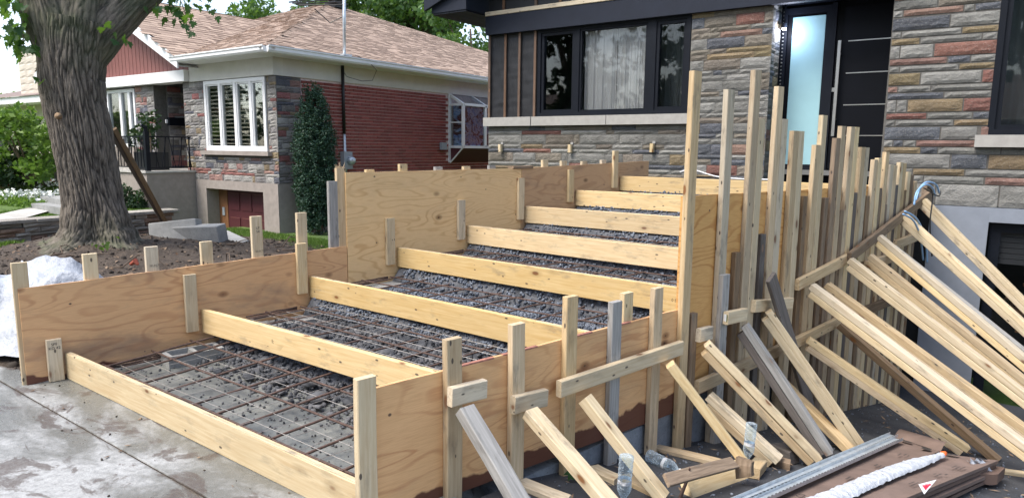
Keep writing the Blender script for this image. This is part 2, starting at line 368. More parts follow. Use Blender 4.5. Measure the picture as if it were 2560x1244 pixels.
class MB:
    def __init__(s): s.V, s.F, s.R = [], [], []
    def quad(s, *p, r=0.5):
        n = len(s.V); s.V += [tuple(q) for q in p]; s.F.append(tuple(range(n, n + len(p)))); s.R.append(r)
    def box(s, a, b, r=0.5, rot=None, org=(0, 0, 0)):
        (x0, y0, z0), (x1, y1, z1) = a, b
        P = [(x0, y0, z0), (x1, y0, z0), (x1, y1, z0), (x0, y1, z0), (x0, y0, z1), (x1, y0, z1), (x1, y1, z1), (x0, y1, z1)]
        if rot is not None: P = [tuple(rot @ Vector(p) + Vector(org)) for p in P]
        n = len(s.V); s.V += P
        for f in ((0, 3, 2, 1), (4, 5, 6, 7), (0, 1, 5, 4), (1, 2, 6, 5), (2, 3, 7, 6), (3, 0, 4, 7)):
            s.F.append(tuple(n + i for i in f)); s.R.append(r)
        return s
    def tube(s, pts, rad, k=8, r=0.5, caps=True):
        pts = [Vector(p) for p in pts]; n0 = len(s.V); rads = rad if hasattr(rad, '__len__') else [rad] * len(pts)
        side = None
        for i, p in enumerate(pts):
            t = (pts[min(i + 1, len(pts) - 1)] - pts[max(i - 1, 0)]).normalized()
            if side is None: side = t.orthogonal().normalized()
            side = (side - t * side.dot(t)); side = side.normalized() if side.length > 1e-6 else t.orthogonal().normalized()
            up = t.cross(side)
            for j in range(k):
                a = 2 * math.pi * j / k
                s.V.append(tuple(p + (side * math.cos(a) + up * math.sin(a)) * rads[i]))
        for i in range(len(pts) - 1):
            for j in range(k):
                a, b = n0 + i * k + j, n0 + i * k + (j + 1) % k
                s.F.append((a, b, b + k, a + k)); s.R.append(r)
        if caps:
            s.F.append(tuple(n0 + j for j in range(k))[::-1]); s.R.append(r)
            m = n0 + (len(pts) - 1) * k; s.F.append(tuple(m + j for j in range(k))); s.R.append(r)
        return s
    def build(s, name, mat, parent=None, smooth=False, loc=(0, 0, 0), **kw):
        return ob(name, mesh(name, s.V, s.F, s.R, smooth), mat, parent, loc, **kw)
def frame(p0, p1, ref):
    x = (Vector(p1) - Vector(p0)).normalized(); y = Vector(ref); y = (y - x * y.dot(x)).normalized(); z = x.cross(y)
    return Matrix(((x.x, y.x, z.x, p0[0]), (x.y, y.y, z.y, p0[1]), (x.z, y.z, z.z, p0[2]), (0, 0, 0, 1)))
def stick_mesh(name, L, w, t, warp=0.004, ch=0.004, seed=0, skew=(0, 0)):
    """rectangular lumber along local X, w along Y, t along Z, eased edges"""
    R = random.Random(seed); n = max(2, int(L / 0.35)) + 1
    prof = [(-w/2+ch, -t/2), (w/2-ch, -t/2), (w/2, -t/2+ch), (w/2, t/2-ch), (w/2-ch, t/2), (-w/2+ch, t/2), (-w/2, t/2-ch), (-w/2, -t/2+ch)]
    a, b = R.uniform(-1, 1) * warp, R.uniform(-1, 1) * warp
    V, F = [], []
    for i in range(n + 1):
        u = i / n; bend = math.sin(math.pi * u)
        for (y, z) in prof:
            x = u * L + (skew[0] * y if i == 0 else 0) + (skew[1] * y if i == n else 0)
            V.append((x, y + a * bend, z + b * bend))
    for i in range(n):
        for j in range(8):
            p, q = i * 8 + j, i * 8 + (j + 1) % 8
            F.append((p, q, q + 8, p + 8))
    F.append(tuple(range(8))[::-1]); F.append(tuple(n * 8 + j for j in range(8)))
    return mesh(name, V, F)
_seed = [100]
def board(name, p0, p1, w, t, ref, mat, parent=None, warp=0.004, skew=(0, 0), **kw):
    _seed[0] += 1
    L = (Vector(p1) - Vector(p0)).length
    o = ob(name, stick_mesh(name, L, w, t, warp, min(0.004, t * 0.15), _seed[0], skew), mat, None, **kw)
    o.matrix_world = frame(p0, p1, ref)
    if parent is not None:
        o.parent = parent; o.matrix_parent_inverse = parent.matrix_basis.inverted() if parent.type == 'EMPTY' else parent.matrix_world.inverted()
    return o
def text(body, M4, size, mat, parent, name='stamp', ext=0.0004):
    cu = bpy.data.curves.new(name, 'FONT'); cu.body = body; cu.size = size; cu.extrude = ext; cu.align_x = 'CENTER'; cu.align_y = 'CENTER'
    cu.materials.append(mat); o = bpy.data.objects.new(name, cu); COL.objects.link(o)
    me = bpy.data.meshes.new_from_object(o); bpy.data.objects.remove(o); o = bpy.data.objects.new(name, me); COL.objects.link(o)
    o.matrix_world = M4
    if parent is not None: o.parent = parent; o.matrix_parent_inverse = parent.matrix_basis.inverted()
    return o
def face_matrix(p, xd, nd):
    x = Vector(xd).normalized(); n = Vector(nd).normalized(); y = n.cross(x)
    return Matrix(((x.x, y.x, n.x, p[0]), (x.y, y.y, n.y, p[1]), (x.z, y.z, n.z, p[2]), (0, 0, 0, 1)))

DV = Vector((0.2079, 0.9781, 0)); NV = Vector((-0.9781, 0.2079, 0)); ZV = Vector((0, 0, 1))
L0 = Vector((-5.1080, 1.9374, 0)); R0 = Vector((-2.0368, 1.8471, 0))
def LF(s, off, z): return L0 + DV * s + NV * off + ZV * z        # left form: off > 0 is outside
def RF(s, off, z): return R0 + DV * s - NV * off + ZV * z        # right form: off > 0 is outside
def gz(Y): return -0.03 - 0.175 * max(0, min(6.3, Y - 2.3))
ORD = ['first', 'second', 'third', 'fourth', 'fifth', 'sixth', 'seventh', 'eighth', 'ninth', 'tenth', 'eleventh', 'twelfth', 'thirteenth', 'fourteenth', 'fifteenth', 'sixteenth', 'seventeenth', 'eighteenth', 'nineteenth', 'twentieth', 'twenty-first', 'twenty-second', 'twenty-third', 'twenty-fourth', 'twenty-fifth', 'twenty-sixth', 'twenty-seventh', 'twenty-eighth', 'twenty-ninth', 'thirtieth', 'thirty-first', 'thirty-second', 'thirty-third']

# ------------------------------------------------------------------ ground
def grid(name, x0, x1, y0, y1, dx, fz, mat, **kw):
    nx, ny = int((x1 - x0) / dx) + 1, int((y1 - y0) / dx) + 1
    V = [(x0 + (x1 - x0) * i / (nx - 1), y0 + (y1 - y0) * j / (ny - 1)) for j in range(ny) for i in range(nx)]
    V = [(x, y, fz(x, y)) for x, y in V]
    F = [(j * nx + i, j * nx + i + 1, (j + 1) * nx + i + 1, (j + 1) * nx + i) for j in range(ny - 1) for i in range(nx - 1)]
    return ob(name, mesh(name, V, F, None, True), mat, **kw)
TREE = Vector((-9.9656, 4.2895, 0))
def soil_z(x, y):
    d = math.hypot(x - TREE.x, (y - TREE.y))
    z = 0.03 + 0.30 * math.exp(-(d / 1.5) ** 2) + 0.07 * math.exp(-((x + 7.2) ** 2 + (y - 4.0) ** 2) / 2.2)
    q = max(0.0, min(1.0, (7.7 - y) / 1.2)); r = max(0.0, min(1.0, (y - 1.55 - 0.18 * noise.noise((x * 1.3, 3, 1))) / 0.5))
    n = 0.07 * noise.noise((x * 0.9, y * 0.9, 1.0)) + 0.045 * noise.noise((x * 3.1, y * 3.1, 4)) + 0.03 * noise.noise((x * 8, y * 8, 9)) + 0.014 * noise.noise((x * 19, y * 19, 2))
    if (Vector((x, y, 0)) - L0).dot(NV) < -0.02: return -0.4
    return (z + n) * q * r - 0.05 * (1 - q * r)
bigg = MB()
for a, b in (((-400, -400), (400, -8)), ((-400, 34), (400, 400)), ((-400, -8), (-60, 34)), ((60, -8), (400, 34))):
    bigg.quad((a[0], a[1], -0.14), (b[0], a[1], -0.14), (b[0], b[1], -0.14), (a[0], b[1], -0.14))
bigg.build('ground', M['far'], label='distant flat ground beyond the houses', kind='structure')
def terr(x, y):
    z = -0.10
    if x > -2.6 and y > 1.6 and x < 6: z = min(z, gz(y) - 0.12)
    return z
grid('terrain', -60, 60, -8, 34, 1.0, terr, M['turf'], label='grassy terrain around the two houses', kind='structure')
grid('soil', -12.42, -3.3, 1.3, 8.0, 0.075, soil_z, M['soil'], label='churned dark soil between the tree and the formwork', kind='structure')
# foreground slab, wet and stained, with a control joint
pad = MB()
jx = lambda y: -5.1906 + (y - 1.72) * -0.35
def padz(x, y):
    return 0.0025 * noise.noise((x * 1.4, y * 1.4, 0))
pj0, pj1 = Vector((-4.9775, 1.6424, 0.0000)), Vector((-2.8079, 1.5971, 0.0000))
jd = (pj1 - pj0).normalized(); jn = Vector((-jd.y, jd.x, 0))
pj0 = pj0 - jd * 12; pj1 = pj1 + jd * 8
def halfslab(name, sgn, lab):
    V, F = [], []
    nx, ny = 90, 44
    for i in range(nx + 1):
        for j in range(ny + 1):
            w = (j / ny) ** 2 * (9 if sgn < 0 else 1.7)
            p = pj0.lerp(pj1, i / nx) + jn * sgn * (0.006 + w)
            z = padz(p.x, p.y) - (0.010 if j == 0 else 0)
            if sgn > 0 and p.x > -2.0 and p.y > 2.3: z = min(z, gz(p.y) - 0.1)
            V.append((p.x, p.y, z))
    for i in range(nx):
        for j in range(ny):
            a = i * (ny + 1) + j; q = (a, a + ny + 1, a + ny + 2, a + 1)
            F.append(q if sgn > 0 else q[::-1])
    return ob(name, mesh(name, V, F, None, True), M['wet'], label=lab, kind='structure')
halfslab('pavement', -1, 'wet stained concrete slab nearest the viewer')
halfslab('pavement', 1, 'wet concrete slab on which the front riser board stands')
jb = MB(); jb.quad(pj0 - jn * 0.02 - ZV * 0.012, pj1 - jn * 0.02 - ZV * 0.012, pj1 + jn * 0.02 - ZV * 0.012, pj0 + jn * 0.02 - ZV * 0.012)
jb.build('pavement_joint', M['soil'], label='dark control joint across the concrete slab', kind='structure')
def drv(x, y):
    return gz(y) + 0.006 * noise.noise((x * 1.1, y * 1.1, 5)) + 0.003 * noise.noise((x * 6, y * 6, 5))
grid('driveway', -1.86, 7.0, 1.2, 9.0, 0.12, drv, M['asphalt'], label='dark asphalt driveway sloping down to the garage', kind='structure')

# ------------------------------------------------------------------ stairs: fill, gravel, steel
SK = [0, .907, 1.807, 2.703, 3.554, 4.376, 5.209, 6.04]
ZK = [.184, .347, .496, .664, .814, .970, 1.118, 1.267]
GK = [0.012, .165, .345, .515, .665, .825, .975, 1.12]
def fillz(s, u):
    """surface inside the form at distance s along it"""
    k = 0
    while k < 7 and s > SK[k + 1] - 0.10: k += 1
    z = GK[k]
    if k > 0:
        f = (s - (SK[k] - 0.10)) / (0.30 if k == 1 else 0.12)
        if f < 1: z = GK[k - 1] + (GK[k] - GK[k - 1]) * max(0, f)
    return z
def inner(u, s): # u 0..1 from left plane to right plane
    return LF(s, 0, 0).lerp(RF(s, 0, 0), u)
V, F = [], []
ns, nu = 150, 56
for i in range(ns + 1):
    s = 0.72 + i / ns * 6.6
    for j in range(nu + 1):
        p = inner(0.01 + 0.98 * j / nu, s)
        amp = 0.02 if s > 1.9 else 0.045
        V.append((p.x, p.y, fillz(s, j / nu) - 0.03 + amp * noise.noise((p.x * 4, p.y * 4, 3)) + amp * 0.5 * noise.noise((p.x * 11, p.y * 11, 3))))
for i in range(ns):
    for j in range(nu):
        a = i * (nu + 1) + j; F.append((a, a + 1, a + nu + 2, a + nu + 1))
ob('gravel_bed', mesh('gravel_bed', V, F, None, True), M['gbase'], label='grey stone dust filling the stair form', kind='structure')
sl = MB(); a, b, c, d = LF(0.03, -0.02, .004), RF(0.03, -0.02, .004), RF(0.95, -0.02, .004), LF(0.95, -0.02, .004)
V, F = [], []
for i in range(31):
    for j in range(61):
        p = a.lerp(d, i / 30).lerp(b.lerp(c, i / 30), j / 60)
        V.append((p.x, p.y, 0.012 + 0.006 * noise.noise((p.x * 2, p.y * 2, 8))))
for i in range(30):
    for j in range(60):
        q = i * 61 + j; F.append((q, q + 1, q + 62, q + 61))
ob('slab', mesh('slab', V, F, None, True), M['slab'], label='old concrete slab under the first tread', kind='structure')
# stones: icosahedra squashed and roughened
def rocks(name, pts, sizes, mat, seed, **kw):
    R = np.random.RandomState(seed)
    t = (1 + 5 ** .5) / 2
    base = np.array([(-1, t, 0), (1, t, 0), (-1, -t, 0), (1, -t, 0), (0, -1, t), (0, 1, t), (0, -1, -t), (0, 1, -t), (t, 0, -1), (t, 0, 1), (-t, 0, -1), (-t, 0, 1)]) / 1.9
    tri = np.array([(0, 11, 5), (0, 5, 1), (0, 1, 7), (0, 7, 10), (0, 10, 11), (1, 5, 9), (5, 11, 4), (11, 10, 2), (10, 7, 6), (7, 1, 8), (3, 9, 4), (3, 4, 2), (3, 2, 6), (3, 6, 8), (3, 8, 9), (4, 9, 5), (2, 4, 11), (6, 2, 10), (8, 6, 7), (9, 8, 1)])
    n = len(pts); P = np.asarray(pts, float); S = np.asarray(sizes)[:, None, None]
    jit = base[None] * (1 + R.uniform(-0.38, 0.32, (n, 12, 1)))
    jit = jit * R.uniform(0.55, 1.25, (n, 1, 3))
    q = R.normal(size=(n, 4)); q /= np.linalg.norm(q, axis=1)[:, None]
    w, x, y, z = q.T
    Rm = np.stack([np.stack([1-2*(y*y+z*z), 2*(x*y-z*w), 2*(x*z+y*w)], -1), np.stack([2*(x*y+z*w), 1-2*(x*x+z*z), 2*(y*z-x*w)], -1), np.stack([2*(x*z-y*w), 2*(y*z+x*w), 1-2*(x*x+y*y)], -1)], 1)
    Vv = np.einsum('nij,nkj->nki', Rm, jit) * S + P[:, None, :]
    Vv = Vv.reshape(-1, 3); Ff = (tri[None] + (np.arange(n) * 12)[:, None, None]).reshape(-1, 3)
    me = bpy.data.meshes.new(name); me.vertices.add(len(Vv)); me.vertices.foreach_set('co', Vv.ravel())
    me.loops.add(Ff.size); me.loops.foreach_set('vertex_index', Ff.ravel().astype(np.int32))
    me.polygons.add(len(Ff)); me.polygons.foreach_set('loop_start', (np.arange(len(Ff)) * 3).astype(np.int32))
    a = me.attributes.new('rnd', 'FLOAT', 'FACE'); a.data.foreach_set('value', np.repeat(R.beta(1.6, 2.6, n), 20).astype(np.float32))
    me.update(calc_edges=True); me.validate()
    return ob(name, me, mat, **kw)
R = random.Random(3)
pts, sz = [], []
for i in range(33000):
    s = 1.75 + 5.5 * R.random() ** 1.25; u = R.uniform(0.02, 0.985)
    if u < 0.055 and R.random() < 0.8: continue
    p = inner(u, s); r = R.uniform(0.007, 0.017) * (1 + 0.35 * noise.noise((p.x * 2, p.y * 2, 1)))
    pts.append((p.x, p.y, fillz(s, u) - 0.022 + 0.02 * noise.noise((p.x * 4, p.y * 4, 3)) + R.uniform(0, 0.012))); sz.append(r)
rocks('gravel', pts, sz, M['gravel'], 5, label='blue grey crushed stone on the upper treads', kind='stuff')
pts, sz = [], []
for i in range(5200):
    s = R.uniform(0.62, 1.78); u = R.uniform(0.03, 0.98)
    if s < 0.85 and R.random() < 0.6: continue
    p = inner(u, s); r = R.choice([0.008, 0.011, 0.014, 0.020]) * R.uniform(0.7, 1.3)
    if s < 0.85: z = 0.012 + r * 0.5
    else: z = fillz(s, u) - 0.02 + 0.045 * noise.noise((p.x * 4, p.y * 4, 3)) + R.uniform(0, 0.01)
    pts.append((p.x, p.y, z)); sz.append(r)
for i in range(420):
    s = R.uniform(0.05, 0.7); u = R.uniform(0.02, 0.98); p = inner(u, s); r = R.uniform(0.004, 0.013)
    pts.append((p.x, p.y, 0.012 + r * 0.5)); sz.append(r)
rocks('rubble', pts, sz, M['rubble'], 8, label='grey rubble and stone chips on the two lowest treads', kind='stuff')
# larger broken pieces, one by one
big = [(0.66, .22, .035), (0.70, .44, .045), (0.68, .57, .04), (0.72, .73, .05), (0.66, .81, .04), (0.70, .93, .05), (0.74, .30, .05), (0.80, .38, .06), (0.86, .46, .055), (0.78, .53, .065), (0.84, .60, .05), (0.80, .68, .07), (0.88, .77, .06), (0.76, .86, .055), (0.95, .25, .05),
       (1.25, .55, .08), (1.32, .68, .10), (1.45, .46, .07), (1.50, .80, .09), (1.20, .85, .06), (1.60, .62, .07), (1.10, .34, .045), (1.42, .24, .05)]
for i, (s, u, r) in enumerate(big):
    p = inner(u, s); z = fillz(s, u) - (0.0 if s > 0.9 else -0.03)
    o = rocks('broken_stone', [(0, 0, 0)], [r], M['rubble'], 40 + i)
    o.location = (p.x, p.y, z); o.scale = (1.3, 1.0, 0.6)
    w = 'below' if s < 1.0 else 'beyond'
    tag(o, 'broken concrete chunk %s the second riser, %s from the left' % (w, ORD[sum(1 for q in big if (q[0] < 1.0) == (s < 1.0) and q[1] < u)]), 'stone', 'broken concrete chunks in the lowest treads')
# block courses along the left edge of every tread
for k in range(7):
    s0 = SK[k + 1] - 0.33 if k == 0 else SK[k] + 0.12
    s1 = SK[k + 1] + 0.06 if k == 0 else SK[k + 1] + 0.02
    z = GK[k] + (0.085 if k == 0 else 0.012); bb = MB(); h = 0.19
    # hollow block: outer walls and one web
    Lx = (s1 - s0); wd = 0.19; t = 0.032
    rot = Matrix(((DV.x, NV.x, 0), (DV.y, NV.y, 0), (0, 0, 1)))
    og = LF(s0, -0.30 if k == 0 else -0.22, z - h)
    if k == 0:
        for a_, b_ in (((0, 0, 0), (Lx, t, h)), ((0, wd - t, 0), (Lx, wd, h)), ((0, t, 0), (t, wd - t, h)), ((Lx - t, t, 0), (Lx, wd - t, h)), ((Lx / 2 - t / 2, t, 0), (Lx / 2 + t / 2, wd - t, h)), ((t, t, 0), (Lx - t, wd - t, 0.02))):
            bb.box(a_, b_, rot=rot, org=og)
    else:
        bb.box((0, 0, 0), (Lx * 0.49, wd, h), rot=rot, org=og); bb.box((Lx * 0.51, 0, 0), (Lx, wd, h - 0.004), rot=rot, org=og)
    bb.build('concrete_block', M['cmu'], label=('hollow grey concrete block by the left form on the lowest tread' if k == 0 else 'pale concrete block course along the left form behind the %s riser board' % ORD[k]), cat='concrete block', group='concrete blocks along the left form')
# reinforcing: one tied mat per tread
def bar(m, p, q, r, jit, R):
    n = 5; pts = []
    for i in range(n + 1):
        pts.append(Vector(p).lerp(Vector(q), i / n) + Vector((R.uniform(-jit, jit), R.uniform(-jit, jit), R.uniform(-jit, jit) * 0.5)))
    m.tube(pts, r, 6)
R = random.Random(11)
for k in range(8):
    zb = ZK[k] - 0.105 if k else 0.055
    s0 = SK[k] + 0.06; s1 = (SK[k + 1] if k < 7 else 7.2) + 0.12
    mid = inner(0.5, (s0 + s1) / 2)
    e = empty('rebar_mat', (mid.x, mid.y, zb), label='rusty tied rebar mat over the tread behind the %s riser board' % ORD[k], cat='rebar mat', group='rebar mats over the treads')
    nb = 11 if k < 4 else 10
    for i in range(nb):
        m = MB(); u = (i + 0.5) / nb + R.uniform(-0.012, 0.012)
        p, q = inner(u, s0), inner(u + R.uniform(-0.01, 0.01), s1)
        z2 = zb + (0.10 if k == 0 else 0.02)
        p.z, q.z = zb, z2
        bar(m, p - e.location, q - e.location, 0.0065 if k else 0.0075, 0.006, R)
        m.build('rebar', M['rust'], e, True)
    for i, ss in enumerate(([0.2, 0.52, 0.80] if k == 0 else [0.16, 0.48, 0.78])):
        m = MB(); p, q = inner(0.02, SK[k] + ss), inner(0.98, SK[k] + ss); p.z = q.z = zb + 0.014 + (0.03 * i if k == 0 else 0)
        bar(m, p - e.location, q - e.location, 0.007, 0.007, R)
        m.build('rebar', M['rust'], e, True)
    hk = MB()
    for i in range(3):
        p = inner(0.02, SK[k] + 0.75); p.z = zb + 0.015 - 0.012 * i
        bar(hk, p - e.location, p + DV * (-0.45) - NV * (0.05 + .02 * i) - e.location, 0.006, 0.004, R)
    hk.build('rebar', M['rust'], e, True)
for k in (0, 1):
    zb = (0.082, 0.262)[k]
    mid = inner(0.5, SK[k] + 0.45)
    e = empty('wire_mesh', (mid.x, mid.y, zb), label=['thin bright welded wire mesh over the lowest tread', 'thin bright welded wire mesh over the tread behind the second riser board'][k], cat='wire mesh', group='wire mesh sheets')
    for i in range(16 if k == 0 else 12):
        m = MB(); u = 0.10 + i * (0.88 / (16 if k == 0 else 12)); p, q = inner(u, SK[k] + 0.08), inner(u, SK[k] + 0.88); p.z = zb; q.z = zb + 0.03
        bar(m, p - e.location, q - e.location, 0.0016, 0.004, R); m.build('wire', M['wire'], e)
    for i in range(6):
        m = MB(); s = SK[k] + 0.10 + i * 0.145; p, q = inner(0.08, s), inner(0.98, s + R.uniform(-.03, .03)); p.z = q.z = zb + 0.03 * i / 6
        bar(m, p - e.location, q - e.location, 0.0018, 0.008, R); m.build('wire', M['wire'], e)

# ------------------------------------------------------------------ formwork boards
RANG = [-1.7, -1.2, -2.8, -3.4, -3.8, -2.2, -1.8, -1.5]
_names = ['front riser board standing on the wet slab', 'second riser board from the viewer, with two knots near its right end', 'third riser board from the viewer, ending at the low near form',
          'fourth riser board, the long one meeting the tall corner stud', 'fifth riser board, spanning the gravel from the left cleat to the corner stud', 'sixth riser board from the viewer, above bright gravel', 'seventh riser board, second from the top', 'topmost riser board, in front of the house wall']
RISE = []
for k in range(8):
    a = LF(SK[k], -0.001, 0); th = math.radians(RANG[k]); dv = Vector((math.cos(th), math.sin(th), 0))
    # meet the right plane
    den = dv.dot(NV); tt = (R0 - a).dot(NV) / den if abs(den) > 1e-6 else 3.0
    b = a + dv * (tt - 0.012 if k else tt - 0.0)
    nn = Vector((-dv.y, dv.x, 0)) * 0.019
    z = ZK[k] - 0.092
    a2 = a + nn + dv * 0.012 + ZV * z; b2 = b + nn + ZV * z
    o = board('riser_board', a2, b2, 0.184, 0.038, ZV, M['riser' if k else 'fresh'], warp=0.006, label=_names[k], cat='form board', group='riser boards across the stair form')
    RISE.append((a2, b2, dv))
    # thin strip left on the top edge
    if k in (0, 2, 3, 4):
        board('edge_strip', a2 + ZV * 0.0935 + dv * 0.03 - nn * 0.2, b2 + ZV * 0.0935 - nn * 0.2 - dv * (0.02 + 0.1 * (k == 2)), 0.003, 0.022, ZV, M['pale'], parent=o, warp=0.001)
def stampon(k, t, body, size):
    a, b, dv = RISE[k]; p = a.lerp(b, t) - Vector((-dv.y, dv.x, 0)) * .0198
    r_ = [o for o in bpy.data.objects if o.name.startswith('riser_board')][k]
    text(body, face_matrix(p, dv, Vector((dv.y, -dv.x, 0))), size, M['ink'], r_)
stampon(3, .93, '0 5', .03); stampon(1, .30, '1:', .04); stampon(2, .72, '|', .05)
# cleats inside the left form
CL = [([-0.0103, 0.2917, 0.0040], 'with a black printed stamp, on the slab'), ([0.8843, 0.6295, 0.1870], ''), ([1.7886, 0.7888, 0.3580], ''), ([2.6733, 0.9460, 0.5110], ''), ([3.5200, 1.0770, 0.6760], ''), ([4.3510, 1.2800, 0.8280], ''), ([5.1560, 1.3600, 0.9850], ''), ([5.9740, 1.5820, 1.1240], '')]
for k, ((s, zt, zb), note) in enumerate(CL):
    c = 0.0905
    o = board('cleat', LF(s - 0.047, -0.0195, zb), LF(s - 0.047, -0.0195, zt), 0.089, 0.038, DV, M['pale' if k in (0, 4) else 'fresh'], warp=0.001,
              label='short nailed cleat on the left form in front of the %s riser board' % ORD[k], cat='cleat', group='cleats inside the left form')
    if k == 0:
        M4 = face_matrix(LF(s - 0.047, -0.0395, zt - 0.045), DV, -NV)
        text('SPF\nKD 42', M4, 0.026, M['ink'], o)
# left panels (thickness goes outwards)
def panel(name, s0, s1, z0a, z0b, z1a, z1b, mat, plane, label, cuts=None):
    Fn = LF if plane == 'L' else RF
    o0 = Fn(s0, 0, z0a); L = s1 - s0
    n = 14; V, Fc = [], []
    for t in (0, 0.018):
        for i in range(n + 1):
            u = i / n
            x = L * u
            V.append((x, t, (z0a + (z0b - z0a) * u) - z0a)); V.append((x, t, (z1a + (z1b - z1a) * u) - z0a + 0.0015 * math.sin(i * 2.1)))
    m = 2 * (n + 1)
    for i in range(n):
        a = 2 * i; Fc.append((a, a + 2, a + 3, a + 1)); Fc.append((m + a, m + a + 1, m + a + 3, m + a + 2))
        Fc.append((a + 1, a + 3, m + a + 3, m + a + 1)); Fc.append((a, m + a, m + a + 2, a + 2))
    Fc.append((0, 1, m + 1, m)); Fc.append((2 * n, m + 2 * n, m + 2 * n + 1, 2 * n + 1))
    o = ob(name, mesh(name, V, Fc), mat, label=label, cat='plywood panel', group='plywood form panels')
    y = NV if plane == 'L' else -NV
    if plane == 'R': y = NV
    o.matrix_world = Matrix(((DV.x, y.x, 0, o0.x), (DV.y, y.y, 0, o0.y), (0, 0, 1, o0.z), (0, 0, 0, 1)))
    return o
panel('plywood_panel', -0.222, 2.185, 0.0, 0.12, .655, .722, M['plyL'], 'L', 'long orange plywood panel at the lower left with a dark wet bottom edge')
panel('plywood_panel', 2.192, 4.33, .22, .40, 1.372, 1.385, M['plyY'], 'L', 'pale yellow plywood panel with swirling grain, in the upper left form')
panel('plywood_panel', 4.335, 6.66, .45, .75, 1.385, 1.452, M['plyB'], 'L', 'brown weathered plywood panel at the far end of the left form')
PNL = panel('plywood_panel', 0.055, 2.285, 0.0, -0.10, .604, .592, M['plyR'], 'R', 'warm plywood panel of the low near form at the right, red stain along its foot')
TS = [2.285, 3.50, 4.72, 5.94, 6.72]
for i in range(4):
    panel('plywood_panel', TS[i] + .003, TS[i + 1], -0.05, -0.05 - 0.06 * i, 1.315 - .012 * i, 1.303 - .012 * i, M['plyT'], 'R', 'golden swirl-grained plywood between the tall studs, %s sheet from the near corner' % ORD[i])
for a, b in ((0.50, 0.72), (0.78, 0.84), (0.9, 1.02), (1.22, 1.45), (1.62, 1.80)):
    m = MB(); m.quad(*[RF(a, -0.0185, .6062 - .0053 * a), RF(b, -0.0185, .6062 - .0053 * b), RF(b, 0.0008, .6062 - .0053 * b), RF(a, 0.0008, .6062 - .0053 * a)])
    m.quad(*[RF(a, 0.0008, .6062 - .0053 * a), RF(b, 0.0008, .6062 - .0053 * b), RF(b, 0.0008, .597 - .0053 * b), RF(a, 0.0008, .600 - .0053 * a)])
    q = m.build('chalk_mark', M['redpaint']); q.parent = PNL; q.matrix_parent_inverse = PNL.matrix_basis.inverted()
# foundation wall under the right form
fm = MB()
for i in range(18):
    s0, s1 = 0.75 + i * 0.34, 0.75 + (i + 1) * 0.34
    zt = -0.105 if s0 < 2.2 else -0.11 - 0.01 * i
    P = [RF(s0, -0.24, -1.4), RF(s1, -0.24, -1.4), RF(s1, -0.021, -1.4), RF(s0, -0.021, -1.4)]
    Q = [p.copy() for p in P]
    for q in Q: q.z = zt
    n = len(fm.V); fm.V += [tuple(p) for p in P + Q]
    for f in ((0, 3, 2, 1), (4, 5, 6, 7), (0, 1, 5, 4), (1, 2, 6, 5), (2, 3, 7, 6), (3, 0, 4, 7)): fm.F.append(tuple(n + j for j in f)); fm.R.append(.5)
fm.build('foundation_wall', M['footing'], label='stained blue grey concrete footing under the right form', cat='wall')

# stakes outside the left form
LS = [([-0.2000, 0.8250], 'at the front corner of the left form'), ([0.2050, 0.8440], ''), ([0.6000, 0.8580], ''), ([0.9900, 0.8630], ''), ([1.3900, 1.0350], ''), ([1.7800, 1.0420], ''), ([2.0800, 1.3000], ''), ([2.1600, 1.4140], ''), ([2.4550, 1.3960], ''), ([2.8150, 1.4430], ''), ([3.2300, 1.4120], ''), ([3.5850, 1.4130], ''),
      ([3.9300, 1.4210], ''), ([4.7300, 1.4720], ''), ([5.0400, 1.4620], ''), ([5.4000, 1.4550], ''), ([5.7600, 1.4680], '')]
for i, ((s, zt), note) in enumerate(LS):
    mt = M[['fresh', 'fresh', 'pale', 'fresh', 'pale', 'fresh', 'grey', 'stud', 'riser', 'fresh', 'grey', 'fresh', 'grey', 'fresh', 'fresh', 'pale', 'pale'][i]]
    lab = 'wooden stake behind the left form, %s from the front' % ORD[i]
    if i == 0: lab = 'wooden stake at the front corner of the left form, beside the white tarp'
    o = board('form_stake', LF(s, 0.0385, -0.1 if i else 0.0), LF(s, 0.0385, zt), 0.089, 0.038, DV, mt, warp=0.002, label=lab, cat='stake', group='stakes outside the left form')
    if i in (2, 4):
        text('SELECT', face_matrix(LF(s + .012, 0.0188, zt - (.14 if i == 2 else .285)), DV, -NV), 0.021, M['ink'], o)
    if i == 4: text('LP\n54', face_matrix(LF(s + .005, 0.0188, zt - .11), DV, -NV), 0.03, M['ink'], o)
    if i == 7:
        sp = MB(); R2 = random.Random(4)
        for j in range(9):
            x = (j - 4) * 0.009; b_ = LF(s + x, 0.0385, zt); sp.tube([b_, b_ + ZV * R2.uniform(.02, .06) + DV * R2.uniform(-.02, .02)], [0.006, 0.001], 4)
        w_ = sp.build('splinters', M['stud'], o); w_.matrix_parent_inverse = o.matrix_basis.inverted()
board('scrap_block', LF(4.20, 0.03, 1.395), LF(4.50, 0.03, 1.397), 0.03, 0.089, ZV, M['brown'], label='brown offcut lying on the top edge of the left form', cat='wood block')

